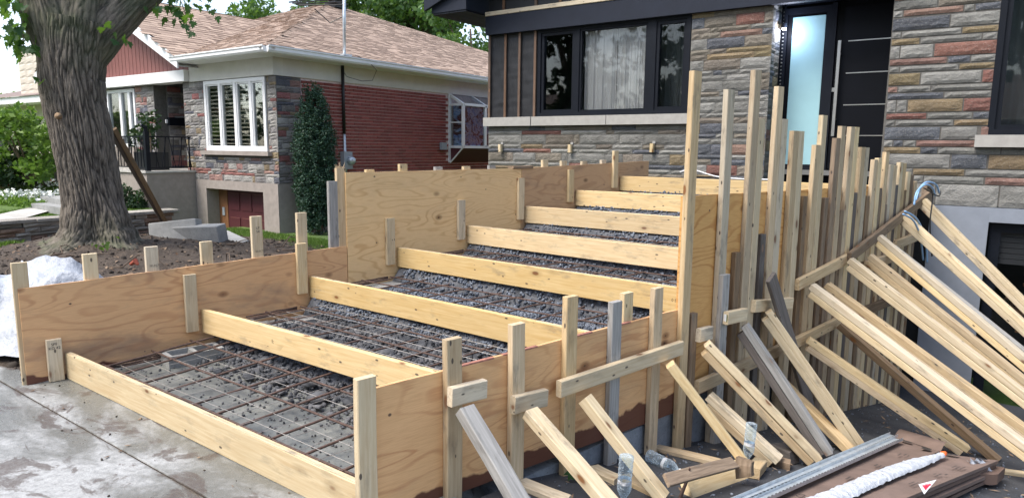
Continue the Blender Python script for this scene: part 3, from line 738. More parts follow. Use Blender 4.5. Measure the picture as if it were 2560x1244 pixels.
# studs of the low near form
NSD = [([-0.0000, 0.6720], 'fresh', 'broad corner stud at the front end of the low near form'), ([0.4500, 0.7510], 'stud', 'stud behind the clean square block on the low near form'), ([0.8500, 0.7510], 'stud', 'stud behind the dark-topped block on the low near form'),
       ([1.2400, 0.8330], 'stud', 'stud where the low sloping rail begins'), ([1.6200, 0.7480], 'grey', 'weathered blue grey stud in the low near form'), ([2.0200, 0.7740], 'stud', 'stud with a wire staple near its top, last of the low near form')]
for (s, zt), mt, lab in NSD:
    zb = gz(RF(s, 0, 0).y)
    o = board('form_stud', RF(s, 0.0195, zb if s > 0.1 else -0.03), RF(s, 0.0195, zt), 0.089, 0.038, DV, M[mt], warp=0.003, label=lab, cat='stud', group='studs of the low near form')
    if s == 2.02: pass
board('form_stud', RF(1.80, -0.040, .1), RF(1.80, -0.040, .765), 0.089, 0.038, DV, M['fresh'], warp=0.002, label='short pale stud inside the low near form, right of the blue grey one', cat='stud', group='studs of the low near form')

# tall studs
TSD = [(2.33, 2.074), (2.735, 1.99), (3.075, 2.14), (3.17, 1.82), (3.42, 2.055), (3.515, 1.83), (3.71, 1.75), (3.80, 1.75), (4.11, 1.65), (4.20, 1.884), (4.49, 1.71), (4.585, 1.81), (4.78, 1.81), (4.875, 1.81),
       (5.05, 1.64), (5.145, 1.637), (5.38, 1.53), (5.48, 1.544), (5.66, 1.60), (5.81, 1.48), (5.905, 1.47), (6.07, 1.50), (6.165, 1.49), (6.32, 1.40), (6.42, 1.367), (6.55, 1.30)]
tsl = ['the nearest and one of the tallest', 'alone with pale wood and a dark knot', 'the tallest of all', 'lower half of a doubled pair under the tallest', 'tall one right of the tallest', 'short partner with a chipped face']
kk = 0
for i, (s, zt) in enumerate(TSD):
    zb = gz(RF(s, 0, 0).y) - 0.01
    lab = 'tall form stud, ' + (tsl[i] if i < 6 else '%s counting from the near corner' % ORD[i])
    mt = ['stud', 'pale', 'stud', 'fresh', 'stud', 'pale', 'stud', 'fresh', 'stud', 'fresh', 'brown', 'stud', 'stud', 'fresh'][i % 14]
    board('tall_stud', RF(s, 0.0195, zb), RF(s, 0.0195, zt), 0.089, 0.038, DV, M[mt], warp=0.006, label=lab, cat='stud', group='tall studs of the high right form')
SH = [(2.43, -0.1, .55), (2.95, -.3, .9), (3.30, -.3, 1.0), (3.95, -.5, 1.25), (4.35, -.6, 1.22), (4.69, -.6, 1.1), (4.96, -.6, 1.24), (5.26, -.6, 1.2), (5.56, -.6, 1.26), (5.73, -.6, 1.1), (5.99, -.6, 1.28), (6.245, -.6, 1.22), (6.64, -.6, 1.2)]
for i, (s, _, zt) in enumerate(SH):
    zb = gz(RF(s, 0, 0).y) - 0.01
    board('short_stud', RF(s, 0.0195, zb), RF(s, 0.0195, zt), 0.070, 0.038, DV, M[['brown', 'brown', 'dark', 'brown'][i % 4]], warp=0.004, label='short stud wedged between the tall studs, %s counting from the near corner' % ORD[i], cat='stud', group='short studs of the high right form')  # brown wood kept darker, painting in the shadow between the tall studs
for i, (s, x) in enumerate(((2.46, 0.058), (2.60, .02))):
    pass
# leaning grey stud with its block
board('tall_stud', RF(2.735, 0.059, gz(4.6)), RF(2.735, 0.059, .775), 0.089, 0.038, DV, M['grey'], warp=0.002, label='blue grey weathered stud nailed over the second tall stud', cat='stud', group='tall studs of the high right form')

# rails (walers) on the right form
def rail(s0, z0, s1, z1, off, mt, lab, w=0.089):
    return board('rail', RF(s0, off, z0), RF(s1, off, z1), w, 0.038, ZV, M[mt], warp=0.003, label=lab, cat='rail', group='rails nailed across the studs')
rail(1.1204, 0.3616, 2.2510, 0.3637, 0.059, 'fresh', 'clean rail across the last three studs of the low near form')
rail(3.8561, 0.5569, 4.9247, 0.6791, 0.0585, 'stud', 'near length of the long upper rail, splintered at its end')
rail(4.7653, 0.6874, 6.7937, 1.1477, 0.098, 'brown', 'far length of the long upper rail, reaching the blue hose')
rail(2.4594, 0.0496, 3.7156, 0.0761, 0.0585, 'stud', 'near length of the lower rail behind the first braces')
rail(3.6688, 0.0724, 4.8598, 0.1221, 0.060, 'stud', 'middle length of the lower rail')
rail(4.8178, 0.1108, 6.4576, 0.1052, 0.0585, 'brown', 'far length of the lower rail, half hidden by the long braces')
rail(5.2818, 0.5489, 6.0159, 0.5609, 0.0585, 'stud', 'short rail piece with ragged notch below the upper rail')
rail(6.0183, 0.6823, 6.6372, 0.7127, 0.0585, 'stud', 'short rail piece near the blue hose')
# spacer blocks
def block(x0, z0, x1, z1, mt, lab, sticker=False, off=0.0585):
    o = board('block', RF(x0, off, z0), RF(x1, off, z1), 0.089, 0.038, ZV, M[mt], warp=0.001, label=lab, cat='wood block', group='blocks nailed over single studs')
    if sticker:
        p = RF(x0 - 0.0012, off, z0)
        fmx = face_matrix(p, NV * -1, -DV)
        pl = MB(); pl.quad((-.014, -.026, 0), (.014, -.026, 0), (.014, .026, 0), (-.014, .026, 0)); q = pl.build('label_tag', M['white']); q.matrix_world = fmx; q.parent = o; q.matrix_parent_inverse = o.matrix_basis.inverted()
        pl = MB(); pl.quad((.006, -.026, .0006), (.014, -.026, .0006), (.014, .026, .0006), (.006, .026, .0006)); q = pl.build('label_stripe', M['turf']); q.matrix_world = fmx; q.parent = o; q.matrix_parent_inverse = o.matrix_basis.inverted()
    return o
def bl(x0, y0, x1, y1): pass
block(0.4062, 0.4965, 0.6115, 0.4883, 'pale', 'clean pale block with a yellow end, first on the low near form')
block(0.7925, 0.3591, 1.0223, 0.3425, 'pale', 'pale block with a dirty dark top edge, second on the low near form')
block(2.4462, 0.4062, 2.5979, 0.4003, 'pale', 'small square block beside the nearest tall stud')
block(2.7140, 0.4847, 2.9735, 0.4705, 'fresh', 'block with a white and green price tag on its end, over the grey stud', True, 0.098)
block(3.1663, 0.4911, 3.7725, 0.4241, 'fresh', 'longer block behind the top of the dark leaning plank')
block(5.0219, 0.6510, 5.1811, 0.6532, 'fresh', 'tiny block with a green tag tucked under the upper rail', True)

# braces
OUT = -NV
def brace(a, f, n, mts, lab, w=0.082, gap=0.002, grp='diagonal braces propping the right form'):
    """n boards nailed face to face, stacked in the vertical plane, from wall point a to foot f"""
    a, f = Vector(a), Vector(f)
    mid = f.copy()
    d = (f - a).normalized(); side = d.cross(ZV).normalized(); up = side.cross(d).normalized()
    if up.z < 0: up = -up
    f = f + d * 0.01
    if n == 1:
        return board('brace', a, f, w, 0.056, side, M[mts[0]], warp=0.004, label=lab, cat='brace', group=grp)
    e = empty('brace', tuple(f), label=lab, cat='brace', group=grp)
    for i in range(n):
        o = -up * (0.050 + gap) * i
        board('board', a + o + d * (0.03 * i), f + o - d * (0.02 * i), w, 0.050, side, M[mts[i]], parent=e, warp=0.003)
    return e
BR = []
def B(a, f, n, mts, lab): brace(a, f, n, mts, lab)
B((-1.8274, 2.2551, 0.4485), (-1.2758, 2.1379, -0.0300), 1, ['grey'], 'old split grey brace, the nearest one, under the first block')
B((-1.7422, 2.6556, 0.3244), (-1.0335, 2.5049, -0.0659), 1, ['pale'], 'clean pale brace under the dark-topped block')
B((-1.6575, 3.0540, 0.2936), (-1.2199, 3.0913, -0.1385), 1, ['fresh'], 'pale brace under the near end of the clean low rail')
B((-1.4946, 3.8206, 0.3126), (-1.0629, 4.0534, -0.3068), 1, ['fresh'], 'pale brace under the far end of the clean low rail, bottle at its foot')
B((-1.4084, 4.2263, 0.3633), (-0.7573, 4.5357, -0.3512), 2, ['fresh', 'stud'], 'doubled pale brace from the small square block, rotten at its foot')
B((-1.3083, 4.6969, 0.4028), (-0.7254, 4.7700, -0.3922), 2, ['grey', 'dark'], 'doubled weathered brace with a whitish top, under the price-tagged block')
B((-1.2370, 5.0327, 0.4453), (-0.6042, 5.2882, -0.4829), 2, ['pale', 'fresh'], 'doubled pale brace passing in front of the dark leaning plank')
B((-1.3970, 4.2799, -0.0020), (-0.9387, 4.2874, -0.3178), 2, ['pale', 'stud'], 'short low doubled brace behind the bottle')
B((-1.0898, 5.7251, 0.1022), (0.0296, 5.9673, -0.6018), 2, ['fresh', 'stud'], 'long doubled brace from the lower rail to the far end of the cardboard')
B((-1.0899, 5.7245, 0.5390), (0.7805, 5.3270, -0.5597), 2, ['pale', 'fresh'], 'long doubled brace from the near end of the upper rail')
B((-1.0289, 6.0118, 0.5104), (0.9035, 5.6010, -0.6077), 2, ['stud', 'stud'], 'reddish doubled brace just behind the near end of the upper rail')
B((-0.9372, 6.4429, 0.6716), (1.1160, 6.0064, -0.6786), 2, ['pale', 'fresh'], 'doubled brace from where the two upper rail lengths meet')
B((-0.8412, 6.8947, 0.6601), (1.1609, 6.4691, -0.7596), 2, ['stud', 'stud'], 'brown doubled brace from the notched short rail')
B((-0.8019, 7.0796, 0.8213), (1.3066, 6.6315, -0.7880), 2, ['pale', 'fresh'], 'bright white-edged doubled brace from the middle of the upper rail')
B((-0.7207, 7.4614, 0.6880), (1.4016, 7.0103, -0.8543), 2, ['grey', 'stud'], 'grey brown doubled brace from the short rail near the hose')
B((-0.6666, 7.7158, 0.9758), (1.5109, 7.2530, -0.8968), 2, ['fresh', 'pale'], 'doubled brace second from the top end of the upper rail')
B((-0.5532, 8.2497, 1.1100), (1.5660, 7.7993, -0.9924), 2, ['fresh', 'pale'], 'topmost doubled brace, starting beside the blue hose')
B((-1.1755, 5.3216, -0.1602), (-0.6440, 5.1261, -0.4946), 1, ['stud'], 'single brown brace deep behind the weathered pair')
B((-0.9585, 6.3427, 0.1125), (0.2285, 6.0904, -0.6933), 1, ['brown'], 'shaded brace under the reddish pair')  # the shade on this brace is put into its brown lumber colour
B((-0.6705, 7.6975, 0.5370), (1.2643, 7.2862, -0.9026), 1, ['stud'], 'thin brace in the tangle under the topmost pairs')
RW = [(-1.074, -0.659, 3.174, 3.272, 0), (-0.647, -0.091, 3.174, 3.272, 6), (-1.074, -0.983, 3.098, 3.167, 1), (-0.974, -0.413, 3.098, 3.167, 5), (-0.405, -0.317, 3.098, 3.167, 0), (-0.306, -0.085, 3.098, 3.167, 2), (-1.074, -0.528, 2.948, 3.081, 2), (-0.520, -0.081, 2.948, 3.081, 1), (-1.071, -0.983, 2.870, 2.935, 0), (-0.973, -0.413, 2.870, 2.935, 0), (-0.403, -0.083, 2.870, 2.935, 4), (-1.070, -0.795, 2.791, 2.858, 4), (-0.785, -0.223, 2.791, 2.858, 0), (-0.213, -0.087, 2.791, 2.858, 0), (-1.073, -0.981, 2.644, 2.782, 1), (-0.973, -0.657, 2.644, 2.782, 1), (-0.645, -0.081, 2.644, 2.782, 3), (-1.070, -0.517, 2.568, 2.636, 5), (-0.506, -0.307, 2.568, 2.636, 2), (-0.298, -0.081, 2.568, 2.636, 1), (-1.067, -0.971, 2.492, 2.554, 0), (-0.960, -0.406, 2.492, 2.554, 1), (-0.396, -0.081, 2.492, 2.554, 4), (-1.066, -0.758, 2.347, 2.477, 4), (-0.747, -0.189, 2.347, 2.477, 1), (-0.179, -0.076, 2.347, 2.477, 3), (-1.064, -0.969, 2.270, 2.334, 5), (-0.959, -0.647, 2.270, 2.334, 0), (-0.640, -0.076, 2.270, 2.334, 0), (-1.063, -0.518, 2.193, 2.257, 2), (-0.508, -0.075, 2.193, 2.257, 0), (-1.060, -0.969, 2.047, 2.184, 1), (-0.961, -0.862, 2.047, 2.184, 1), (-0.851, -0.331, 2.047, 2.184, 4), (-0.321, -0.074, 2.047, 2.184, 3), (-1.057, -0.659, 1.970, 2.035, 3), (-0.650, -0.235, 1.970, 2.035, 0), (-0.226, -0.074, 1.970, 2.035, 2), (-1.057, -0.967, 1.894, 1.957, 0), (-0.957, -0.401, 1.894, 1.957, 0), (-0.393, -0.074, 1.894, 1.957, 4), (-1.060, -0.516, 1.741, 1.881, 2), (-0.506, -0.175, 1.741, 1.881, 1), (-0.141, -0.064, 1.741, 1.881, 5), (-1.058, -0.968, 1.663, 1.734, 1), (-0.961, -0.866, 1.663, 1.734, 2), (-0.860, -0.740, 1.663, 1.734, 0), (-0.733, -0.177, 1.663, 1.734, 5), (-1.057, -0.687, 1.585, 1.657, 4), (-0.682, -0.521, 1.585, 1.657, 2), (-0.515, 0.053, 1.585, 1.657, 0), (0.060, 0.393, 1.585, 1.657, 0), (-1.051, -0.398, 1.430, 1.580, 1), (-0.383, -0.057, 1.430, 1.580, 2), (-0.043, 0.430, 1.430, 1.580, 4), (-1.041, -0.746, 1.347, 1.419, 0), (-0.738, -0.250, 1.347, 1.419, 4), (-0.241, 0.428, 1.347, 1.419, 1), (-1.035, -0.632, 1.260, 1.340, 0), (-0.625, -0.067, 1.260, 1.340, 0), (-0.055, 0.448, 1.260, 1.340, 5), (-1.022, -0.507, 1.020, 1.253, 1), (-0.495, 0.078, 1.020, 1.253, 1), (0.088, 0.463, 1.020, 1.253, 1)]

# ------------------------------------------------------------------ masonry
def part(m, name, mat, parent, smooth=False, **kw):
    o = m.build(name, mat, None, smooth, **kw) if isinstance(m, MB) else m
    o.parent = parent; o.matrix_parent_inverse = Matrix.Translation(-parent.location)
    return o
def stone(name, parent, x0, x1, z0, z1, plane, at, mat, R, proud=0.020, gap=0.0045, detail=1.0):
    """rock-faced stone; plane 'Y' looks to -Y at y=at, plane 'X' looks to +X at x=at"""
    w, h = x1 - x0 - gap, z1 - z0 - gap
    nx = max(2, min(9, int(w / 0.06 * detail))); nz = 2 if h < 0.09 else 4
    V, F = [], []
    sd = R.random() * 50
    for j in range(nz + 1):
        for i in range(nx + 1):
            u, v = i / nx, j / nz
            e = min(1, min(u * w, (1 - u) * w) / 0.012) * min(1, min(v * h, (1 - v) * h) / 0.012)
            d = proud * (0.35 + 0.65 * e) + e * proud * 0.30 * noise.noise((u * w * 18 + sd, v * h * 20, sd)) + R.uniform(-.10, .10) * proud * e
            V.append(((u - .5) * w, (v - .5) * h, d))
    n = (nx + 1) * (nz + 1)
    for j in range(nz):
        for i in range(nx):
            a = j * (nx + 1) + i; F.append((a, a + 1, a + nx + 2, a + nx + 1))
    ring = [i for i in range(nx + 1)] + [j * (nx + 1) + nx for j in range(1, nz + 1)] + [nz * (nx + 1) + i for i in range(nx - 1, -1, -1)] + [j * (nx + 1) for j in range(nz - 1, 0, -1)]
    for i in ring: V.append((V[i][0], V[i][1], -0.01))
    k = len(ring)
    for t in range(k): F.append((ring[t], n + t, n + (t + 1) % k, ring[(t + 1) % k]))
    o = ob(name, mesh(name, V, F), mat)
    cx, cz = (x0 + x1) / 2, (z0 + z1) / 2
    if plane == 'Y': o.matrix_world = Matrix(((1, 0, 0, cx), (0, 0, -1, at), (0, 1, 0, cz), (0, 0, 0, 1)))
    else: o.matrix_world = Matrix(((0, 0, 1, at), (1, 0, 0, cx), (0, 1, 0, cz), (0, 0, 0, 1)))
    o.parent = parent; o.matrix_parent_inverse = Matrix.Translation(-parent.location)
    return o
def courses(parent, x0, x1, z0, z1, plane, at, mats, wts, pat, R, holes=(), name='stone', lens=(0.22, 0.75), **kw):
    z = z1; i = R.randrange(len(pat))
    while z > z0 + 0.02:
        h = pat[i % len(pat)]; i += 1
        if z - h < z0 + 0.03: h = z - z0
        x = x0
        while x < x1 - 0.01:
            L = R.uniform(*lens) * (0.8 if h > 0.1 else 1.0)
            if R.random() < 0.18: L *= 0.4
            if x + L > x1 - 0.1: L = x1 - x
            xe = x + L
            segs = [(x, xe)]
            for (a, b, c, d) in holes:
                if z - h / 2 > c and z - h / 2 < d:
                    ns_ = []
                    for (p, q) in segs:
                        if q <= a or p >= b: ns_.append((p, q))
                        else:
                            if p < a - 0.03: ns_.append((p, a))
                            if q > b + 0.03: ns_.append((b, q))
                    segs = ns_
            for (p, q) in segs:
                if q - p > 0.02: stone(name, parent, p, q, z - h, z, plane, at, R.choices(mats, wts)[0], R, **kw)
            x = xe
        z -= h
WT = [5, 3, 2.2, 0.8, 1.3, 0.9, 5]

# ------------------------------------------------------------------ the renovated stone house
H = empty('stone_house', (-3, 9, 0), label='stone-faced house being renovated, with black window frames and dark exposed gable', cat='house')
R = random.Random(21)
YF = 9.0
X0, XP0, XP1, XR0, XW0 = -6.79, -3.43, -2.417, -1.078, -0.085
def bx(a, b, name, mat, parent=H, **kw): return part(MB().box(a, b), name, mat, parent, **kw)
bx((X0 + .01, YF, 0.6), (XP1, YF + .12, 2.0), 'wall', M['mortar'])
bx((XP0, YF, 2.0), (XP1, YF + .12, 3.6), 'wall', M['mortar'])
bx((XR0, YF, 1.03), (XW0, YF + .12, 4.2), 'wall', M['mortar'])
bx((XW0, YF, 1.03), (3.0, YF + .12, 1.67), 'wall', M['mortar'])
bx((XP1 - .12, YF + .12, 1.0), (XP1, YF + .50, 3.6), 'wall', M['mortar'])
bx((XR0, YF + .12, 1.0), (XR0 + .12, YF + .55, 3.9), 'wall', M['mortar'])
bx((X0, YF + .13, -1.3), (X0 + .15, 19, 3.6), 'wall', M['brick'])
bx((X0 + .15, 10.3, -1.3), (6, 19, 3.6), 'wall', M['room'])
# foundation with the garage opening
GX, GZ = 0.02, 0.86
bx((-0.53, YF - .035, -1.35), (GX, YF + .16, 1.015), 'foundation', M['bluestucco'])
bx((GX, YF - .035, GZ), (3.0, YF + .16, 1.015), 'foundation', M['bluestucco'])
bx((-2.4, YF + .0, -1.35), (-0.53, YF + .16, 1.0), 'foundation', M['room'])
for i, (a, b, c, d, q) in enumerate(RW):
    stone('stone', H, a, b, c, d, 'Y', YF, ST[q], R)
courses(H, 0.47, 1.6, 1.02, 1.66, 'Y', YF, ST, WT, [.07, .14, .07], R)
courses(H, XR0 + .003, XW0 - .01, 3.275, 3.9, 'Y', YF, ST, WT, [.065, .065, .135], R)
courses(H, XP0 - .0, XP1 + .03, 1.24, 3.385, 'Y', YF, ST, WT, [.135, .062, .075], R, lens=(.22, .62))
courses(H, YF + .0, YF + .46, 1.24, 3.5, 'X', XP1 + .002, ST, WT, [.135, .075, .062], R, lens=(.2, .3))
courses(H, X0, XP0, 1.2, 1.94, 'Y', YF, ST, WT, [.065, .062, .145, .070, .062, .145], R, lens=(.3, .85))
courses(H, X0, -2.4, 1.0, 1.2, 'Y', YF, ST, WT, [.10, .09], R, lens=(.3, .85))
# long sill, in three lengths
for a, b, p in ((-6.83, -5.915, .10), (-5.905, -4.62, .09), (-4.61, -3.325, .09)):
    bx((a, YF - p, 1.948), (b, YF + .10, 2.084), 'sill', M['sill'])
# black paper between corner and window, with battens
pv = []; nx, nz = 34, 44
V = [(-6.79 + .95 * i / nx, YF + .02 + .004 * noise.noise((i * .5, j * .16, 2)) + .006 * noise.noise((i * .14, j * .45, 7)), 2.084 + 1.33 * j / nz) for j in range(nz + 1) for i in range(nx + 1)]
F = [(j * (nx + 1) + i, j * (nx + 1) + i + 1, (j + 1) * (nx + 1) + i + 1, (j + 1) * (nx + 1) + i) for j in range(nz) for i in range(nx)]
part(ob('building_paper', mesh('building_paper', V, F, None, True), M['paper']), 'x', None, H)
for x in (-6.775, -6.46, -6.19, -5.90):
    part(board('batten', (x, YF - .012, 2.086), (x + .004, YF - .010, 3.42), 0.042, 0.022, (1, 0, 0), M['batten'], warp=.003), 'x', None, H)
# beam, light strip and papered gable
bx((X0 - .02, YF - .10, 3.39), (3.2, YF + .5, 3.645), 'beam', M['fascia']) if False else None
bm_ = MB().box((X0 - .012, YF - .085, 3.372), (XR0 + .25, YF + .02, 3.655)); part(bm_, 'beam', M['fascia'], H)
part(board('trim_strip', (X0 - .01, YF - .075, 3.69), (-3.2, YF - .075, 3.69), .062, .04, ZV, M['pale']), 'x', None, H)
bx((X0 + .02, YF - .02, 3.66), (5, YF + .1, 6.2), 'gable_wall', M['paper'])
for x in (-6.48, -5.88, -5.45, -4.9, -4.3):
    part(board('batten', (x, YF - .034, 3.735), (x, YF - .034, 5.2), .045, .022, (1, 0, 0), M['batten']), 'x', None, H)
# recess soffit, roof edge
sf = MB(); 
for i in range(9): sf.box((XP1 - .05 + i * .17, YF + .02, 3.44), (XP1 - .05 + i * .17 + .166, YF + .56, 3.47))
part(sf, 'soffit', M['black'], H)
EV = MB(); EV.box((-7.52, YF - .55, 3.70), (-6.82, YF + 9, 3.92)); part(EV, 'fascia', M['fascia'], H)
for i in range(4): bx((-7.50 + i * .17, YF - .54, 3.672), (-7.50 + i * .17 + .164, YF + 6, 3.694), 'soffit_board', M['black'])
rk = MB()
for (ya, yb, za, zb) in ((YF - .62, YF - .56, .24, 0.0), (YF - .56, YF + 5, .26, .22)):
    P = [(-7.62, ya, 3.74), (-7.62, yb, 3.74), (-1.6, yb, 3.74 + 6.02 * .36), (-1.6, ya, 3.74 + 6.02 * .36)]
    n = len(rk.V); rk.V += [(p[0], p[1], p[2] + zb) for p in P] + [(p[0], p[1], p[2] + za + .06) for p in P]
    for f in ((0, 3, 2, 1), (4, 5, 6, 7), (0, 1, 5, 4), (1, 2, 6, 5), (2, 3, 7, 6), (3, 0, 4, 7)): rk.F.append(tuple(n + i for i in f)); rk.R.append(.5)
part(rk, 'roof_edge', M['fascia'], H)
bx((-7.50, YF - .54, 3.70), (-6.85, YF - .02, 4.05), 'eave_box', M['fascia'])
# the three-light window
WL, WR_, WB, WT_ = -5.86, -3.44, 2.088, 3.385
def window(parent, x0, x1, z0, z1, y, fw, mull, mat, depth=.09, name='window_frame'):
    m = MB()
    m.box((x0, y, z0), (x0 + fw, y + depth, z1)); m.box((x1 - fw, y, z0), (x1, y + depth, z1))
    m.box((x0 + fw, y, z0), (x1 - fw, y + depth, z0 + fw)); m.box((x0 + fw, y, z1 - fw), (x1 - fw, y + depth, z1))
    for (a, b) in mull: m.box((a, y + .002, z0 + fw), (b, y + depth - .002, z1 - fw))
    return part(m, name, mat, parent)
wf = window(H, WL, WR_, WB, WT_, YF + .0, .055, [(-5.215, -5.13), (-4.06, -3.93)], M['black'], .12)
pn = []
for (a, b) in ((-5.80, -5.215), (-5.13, -4.06), (-3.93, -3.495)):
    sx = .045 if b + a < -8.5 and (a < -5.5) or a > -4 else .03
    sh_ = window(H, a + .0, b - .0, WB + .055, WT_ - .055, YF + .02, sx, [], M['black'], .07, 'sash')
    bx((a + sx, YF + .055, WB + .055 + sx), (b - sx, YF + .061, WT_ - .055 - sx), 'pane', M['glass'], sh_)
def curtain(x0, x1, y, z0, z1, folds, amp, seed, mat):
    V, F = [], []; n = 120; RR = random.Random(seed)
    ph = [RR.uniform(0, 6) for _ in range(4)]
    for j in range(5):
        for i in range(n + 1):
            u = i / n; x = x0 + (x1 - x0) * u
            d = amp * (math.sin(u * folds * 6.28 + ph[0] + .15 * j) + .5 * math.sin(u * folds * 14.1 + ph[1]) + .3 * math.sin(u * folds * 29 + ph[2]))
            V.append((x, y + d, z0 + (z1 - z0) * j / 4))
    for j in range(4):
        for i in range(n):
            a = j * (n + 1) + i; F.append((a, a + 1, a + n + 2, a + n + 1))
    return ob('curtain', mesh('curtain', V, F, None, True), mat)
part(curtain(-5.10, -4.58, YF + .13, WB, WT_, 3, .012, 1, M['curtain']), '', None, H)
part(curtain(-4.57, -4.08, YF + .135, WB, WT_, 3, .012, 2, M['curtain']), '', None, H)
part(curtain(-4.0, -3.46, YF + .34, WB, WT_, 3, .015, 3, M['darkcurtain']), '', None, H)
# front door in its recess
YD = YF + .46
bx((XP1 - .0, YD + .06, 1.2), (XR0 + .0, YD + .2, 3.5), 'door_surround', M['blackwood'])
window(H, -2.40, -1.80, 1.36, 3.40, YD, .07, [], M['black'], .07, 'sidelight_frame')
bx((-2.27, YD + .03, 1.43), (-1.88, YD + .045, 3.29), 'sidelight_pane', M['frost'])
dr = bx((-1.74, YD + .02, 1.38), (-1.0, YD + .065, 3.36), 'door', M['blackwood'])
bx((-1.80, YD - .01, 1.36), (-1.745, YD + .08, 3.42), 'door_frame', M['black'])
bx((-2.42, YD - .06, 1.30), (-1.0, YD + .06, 1.36), 'threshold', M['steel'])
for z in (2.947, 2.561, 2.174, 1.797): bx((-1.60, YD + .012, z - .006), (-1.09, YD + .022, z + .006), 'door_strip', M['steel'], dr)
hd = MB(); hd.box((-1.70, YD - .075, 1.79), (-1.665, YD - .045, 2.95))
for z in (2.0, 2.80): hd.box((-1.695, YD - .047, z - .012), (-1.672, YD + .02, z + .012))
part(hd, 'pull_handle', M['steel'], dr)
bx((-1.77, YD - .0, 2.34), (-1.705, YD + .018, 2.39), 'lock_plate', M['steel'], dr)
bx((XP1 + .035, YF + .20, 2.24), (XP1 + .05, YF + .23, 2.34), 'doorbell', M['white'])
lm = MB(); lm.tube([(XP1 + .09, YF + .30, 3.12), (XP1 + .09, YF + .30, 3.16)], .022, 10)
part(lm, 'porch_lamp', M['lamp'], H)
lc = MB(); lc.tube([(XP1 + .09, YF + .30, 3.16), (XP1 + .09, YF + .30, 3.44)], .012, 6); lc.tube([(XP1 + .09, YF + .30, 3.14), (XP1 + .09, YF + .30, 3.20)], .030, 10)
part(lc, 'lamp_housing', M['black'], H)
pl = bpy.data.objects.new('porch_light', bpy.data.lights.new('porch_light', 'POINT')); COL.objects.link(pl); pl.data.energy = 5; pl.data.color = (.75, .8, 1); pl.data.shadow_soft_size = .03
pl.location = (XP1 + .14, YF + .27, 3.10)
# festoon of small bulbs down the corner
fe = MB()
for i in range(44):
    z = 3.35 - i * .045; fe.box((XP1 + .045, YF + .41 + .006 * (i % 3), z), (XP1 + .06, YF + .425 + .006 * (i % 3), z + .014))
part(fe, 'string_lights', M['steel'], H)
# right-hand window
window(H, XW0, 1.9, 1.79, 3.9, YF - .01, .06, [], M['black'], .13)
window(H, XW0 + .06, 1.84, 1.85, 3.84, YF + .02, .05, [], M['black'], .07, 'sash')
bx((XW0 + .11, YF + .055, 1.90), (1.79, YF + .061, 3.79), 'pane', M['glass'])
part(curtain(XW0 + .1, 1.8, YF + .5, 1.85, 3.9, 5, .02, 5, M['darkcurtain']), '', None, H).hide_render = False
bx((-0.185, YF - .09, 1.662), (2.0, YF + .1, 1.79), 'sill', M['sill'])
# garage / basement opening
window(H, GX + .02, 2.6, -1.3, GZ - .01, YF + .06, .10, [], M['black'], .12, 'garage_door_frame')
bx((GX + .12, YF + .15, -1.3), (2.5, YF + .17, 0.02), 'garage_glass', M['glass'])
gd = MB()
for i in range(6): gd.box((GX + .12, YF + .13, .40 + i * .06), (2.5, YF + .15, .455 + i * .06))
part(gd, 'blind', M['pot'], H)
gp = MB(); RR = random.Random(5)
for i in range(40):
    x, z = RR.uniform(.25, 1.4), RR.uniform(-.5, .3); gp.box((x, YF + .5 + RR.random() * .4, z), (x + RR.uniform(.02, .12), YF + 1.0, z + RR.uniform(.02, .14)))
part(gp, 'orange_reflection', M['woodtrim'], H)  # wood-coloured boxes stand in for the orange reflection in the opening
# mortared blocks stuck on the wall
for x, z in ((-6.51, 1.64), (-5.215, 1.645), (-3.90, 1.665)):
    o = part(board('wall_cleat', (x, YF - .06, z - .10), (x, YF - .06, z + .02), .05, .06, (1, 0, 0), M['fresh'], warp=.0), '', None, H)
    bx((x - .012, YF - .028, z + .021), (x + .03, YF - .0, z + .055), 'anchor', M['cmu'])
t_ = MB(); t_.box((-4.78, YF - .030, 1.30), (-4.765, YF - .022, 1.345)); t_.box((-4.745, YF - .030, 1.305), (-4.72, YF - .022, 1.345)); part(t_, 'chalk_mark', M['ink'], H)

# ------------------------------------------------------------------ the neighbour's bungalow
NH = empty('brick_bungalow', (-14, 9, 0), label='red brick bungalow next door with stone front, white eaves and a brown hipped roof', cat='house')
def nb(a, b, name, mat, **kw): return bx(a, b, name, mat, NH, **kw)
NX, NY = -10.82, 7.86
# backing walls round the openings
GD0, GD1, GDT = -13.19, -11.28, .73
nb((-13.57, NY, -.35), (GD0, NY + .3, .9), 'foundation', M['stucco']); nb((GD1, NY, -.35), (NX, NY + .3, .9), 'foundation', M['stucco'])
nb((GD0, NY, GDT), (GD1, NY + .3, .9), 'foundation', M['stucco']); nb((NX - .3, NY + .3, -.35), (NX, 23.3, .95), 'foundation', M['stucco'])
WX0, WX1, WZ0, WZ1 = -13.10, -11.10, 1.545, 2.86
nb((-13.9, NY + .03, .9), (WX0, NY + .3, 2.9), 'wall', M['mortar']); nb((WX1, NY + .03, .9), (NX - .03, NY + .3, 2.9), 'wall', M['mortar'])
nb((WX0, NY + .03, .9), (WX1, NY + .3, 1.42), 'wall', M['mortar'])
nb((NX - .3, NY + .3, .95), (NX - .012, 23.3, 2.9), 'wall', M['pinkmortar'])
nb((-15.87, NY + .03, .9), (-15.07, NY + .3, 2.9), 'wall', M['mortar'])
nb((-15.07, NY + .3, .9), (-15.02, NY + 1.4, 2.9), 'wall', M['mortar'])
nb((-18.6, NY + .1, .0), (-17.2, NY + .7, 3.0), 'wall', M['stucco'])
R = random.Random(31)
NWT = [5, 5, 2, 1.3, 1.2, 1.2, 2]
PAT = [.115, .055, .062, .115, .06, .055]
